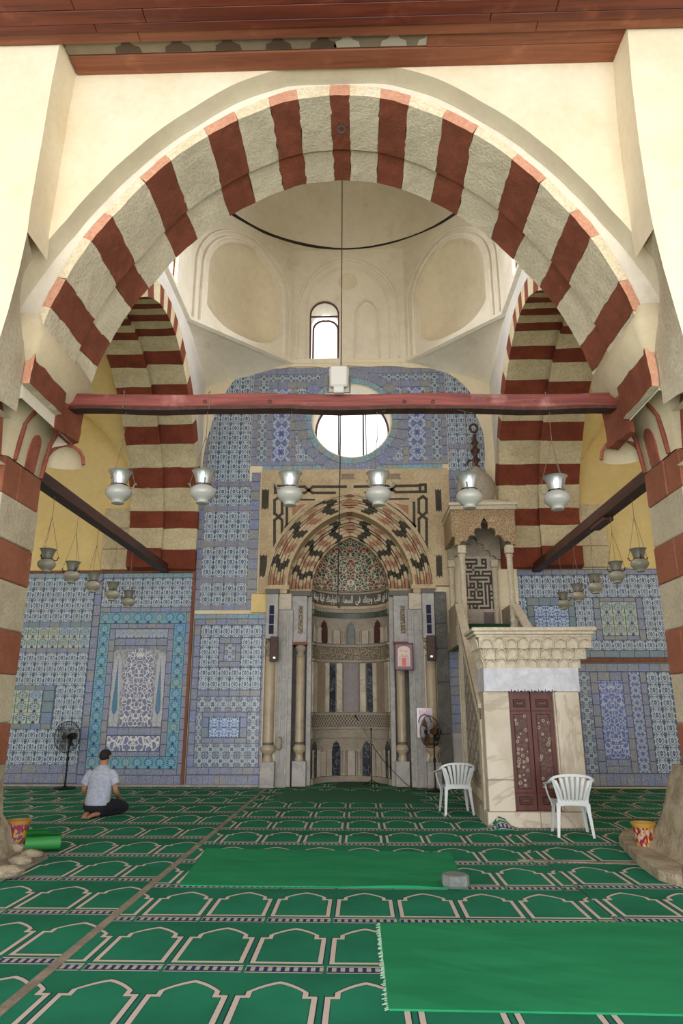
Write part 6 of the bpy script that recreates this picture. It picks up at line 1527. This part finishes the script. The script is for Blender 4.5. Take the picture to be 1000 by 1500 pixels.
# microphone stand in the niche
mp = aZ(543, 1151); ms = thing('microphone_stand', 'black boom microphone stand standing in the mihrab niche', 'microphone stand', (.22, 16.55, 0))
for k in range(3):
    a = 2*PI*k/3+.5; obj('leg', MB().tube([(.22, 16.55, .12), (.22+.22*math.cos(a), 16.55+.15*math.sin(a), .015)], .01, 5), M_blackmetal, ms)
obj('pole', MB().tube([(.22, 16.55, .02), (.22, 16.55, .95)], .012, 8), M_blackmetal, ms); obj('clutch', MB().bbox(.195, .245, 16.52, 16.58, .9, .98, .008), M_black, ms)
obj('boom', MB().tube([(.27, 16.5, .85), (.22, 16.53, .95), (-.08, 16.3, 1.42)], .009, 6), M_tin, ms); obj('microphone', MB().tube([(-.08, 16.3, 1.42), (-.11, 16.28, 1.47), (-.14, 16.26, 1.52), (-.15, 16.25, 1.535)], [.012, .014, .03, .02], 10), M_black, ms, True)
obj('second_microphone', MB().tube([(.22, 16.53, 1.0), (.22, 16.5, 1.18), (.22, 16.5, 1.25)], [.01, .012, .025], 8), M_black, ms)
cb = obj('microphone_cable', MB().tube([(.24, 16.5, .9), (.3, 16.45, .8), (.45, 16.3, .6), (.7, 15.95, .35), (.95, 15.7, .12), (1.15, 15.6, .02), (1.4, 15.6, .012)], .008, 5), M_black, smooth=True, label='black microphone cable sagging from the stand to the floor right of the mihrab', category='cable', kind='thing')
# shell or worn plaster on the left pilaster
obj('worn_plaster_knob', MB().lathe([(0, 0), (.05, .03), (.07, .1), (.05, .2), (.06, .26), (.0, .3)], (-1.86, Y1-.0, .78), 9), M_carved, mh)
# ================================================================== BUCKETS, ROLLED MAT, RUBBLE BY THE PIERS
def bucket(label, loc, c1, c2, c3, c4):
    t = thing('patterned_bin', label, 'bin', loc, 'patterned bins by the piers')
    m_ = begin('woven_print_'+label.split()[0]); x, y, z = coord('Object'); th_ = M('ARCTAN2', y, x)
    q = voro(vec(th_*.9, z*5.0, 0.0), 5., 'F1', 'Color'); sp_ = NT.nodes.new('ShaderNodeSeparateColor'); NT.links.new(q.o, sp_.inputs[0]); r_ = S(sp_.outputs[0]); d = voro(vec(th_*.9, z*5.0, 0.0), 5., 'DISTANCE_TO_EDGE')
    c_ = mixc((r_ > .5), c1, c2); c_ = mixc((r_ > .75), c_, c3); c_ = mixc((z > .29), c_, c4); c_ = mixc((z < .03), c_, c4); finish(m_, c_, .6)
    obj('bin_body', MB().lathe([(.095, 0), (.1, .01), (.13, .3), (.14, .315), (.14, .33), (.128, .33), (.12, .3), (.09, .03), (0, .02)], (0, 0, 0), 20), m_, t, smooth=40, local=True)
    obj('rim', MB().tube([(.137*math.cos(2*PI*i/24), .137*math.sin(2*PI*i/24), .328) for i in range(24)], .009, 5, closed=True), plain('bin_rim', c4, .6), t, True, local=True)
    return t
lb = aZ(38, 1247); bucket('yellow and purple patterned bin at the foot of the left pier', (lb.x-.13, lb.y, .02), 'b58a3c', '6d3f78', '8c2a30', 'a8763a')
rb_ = aZ(937, 1252); bucket('red and yellow patterned bin at the foot of the right pier', (rb_.x+.08, rb_.y, .02), '8a2326', 'b58a3c', 'b9a7a7', 'b38a3a')
rp = aZ(62, 1250); ro = thing('rolled_mat', 'rolled-up bright green mat lying beside the left pier bin', 'mat', (rp.x, rp.y, 0))
mb = MB(); P = []; n = 40
M_roll = plain('rolled_green_plastic', '237a35', .6)
for i in range(n+1):
    a = i/n*4.6*PI; r_ = .045+.055*i/n; P.append((r_*math.cos(a), r_*math.sin(a)+.105))
dx, dy = math.cos(math.radians(20)), math.sin(math.radians(20))
mb.grid([[(rp.x-.28*dx-dy*u+dx*w, rp.y+.1+(dx)*u+dy*w-.1, v) for (u, v) in P] for w in (.04, .14, .24, .34, .44) for k in (0,)]); obj('roll', mb, M_roll, ro, True, fix=False)
mb = MB(); mb.grid([[(rp.x-.28*dx-dy*u*1.3+dx*w, rp.y+dx*u*1.3+dy*w, v*1.3) for (u, v) in P[-12:]] for w in (.02, .15, .28)]); obj('outer_flap', mb, M_roll, ro, True, fix=False)
random.seed(4)
for i, (px_, py_, r_) in enumerate(((10, 1288, .12), (30, 1268, .1), (45, 1258, .09), (22, 1250, .1))):
    c0 = aZ(px_, py_); mb = MB(); G = []
    for a in range(6):
        ph = PI*a/5; G.append([(c0.x+r_*1.4*math.sin(ph)*math.cos(2*PI*j/9)*random.uniform(.8, 1.15), c0.y+r_*math.sin(ph)*math.sin(2*PI*j/9)*random.uniform(.8, 1.15), max(.0, r_*.55+r_*.6*math.cos(ph)*random.uniform(.8, 1.1))) for j in range(9)])
    mb.grid(G, closed=True); obj('plaster_rubble', mb, M_rubble, smooth=70, label=['pale plaster lump at the very foot of the left pier, nearest the viewer', 'pale plaster lump before the left pier bin', 'pale plaster lump between the left bin and the rolled mat', 'pale plaster lump beside the left pier behind the others'][i], category='rubble', kind='thing', group='plaster lumps at the left pier')
pl = [aZ(915, 1225), aZ(907, 1238), aZ(935, 1268), aZ(965, 1290), aZ(1000, 1300), aZ(1000, 1240)]
mb = MB(); mb.prism([(p.x, p.y) for p in pl], lambda u, w, d: (u, w, d), 0, .1); obj('foot_slab', mb, M_rubble, smooth=False, label='low pale stone slab at the foot of the right pier', category='stone', kind='thing')
gb = [aZ(905, 1232), aZ(903, 1246), aZ(925, 1262), aZ(955, 1283)]
print('objects', len(bpy.data.objects))
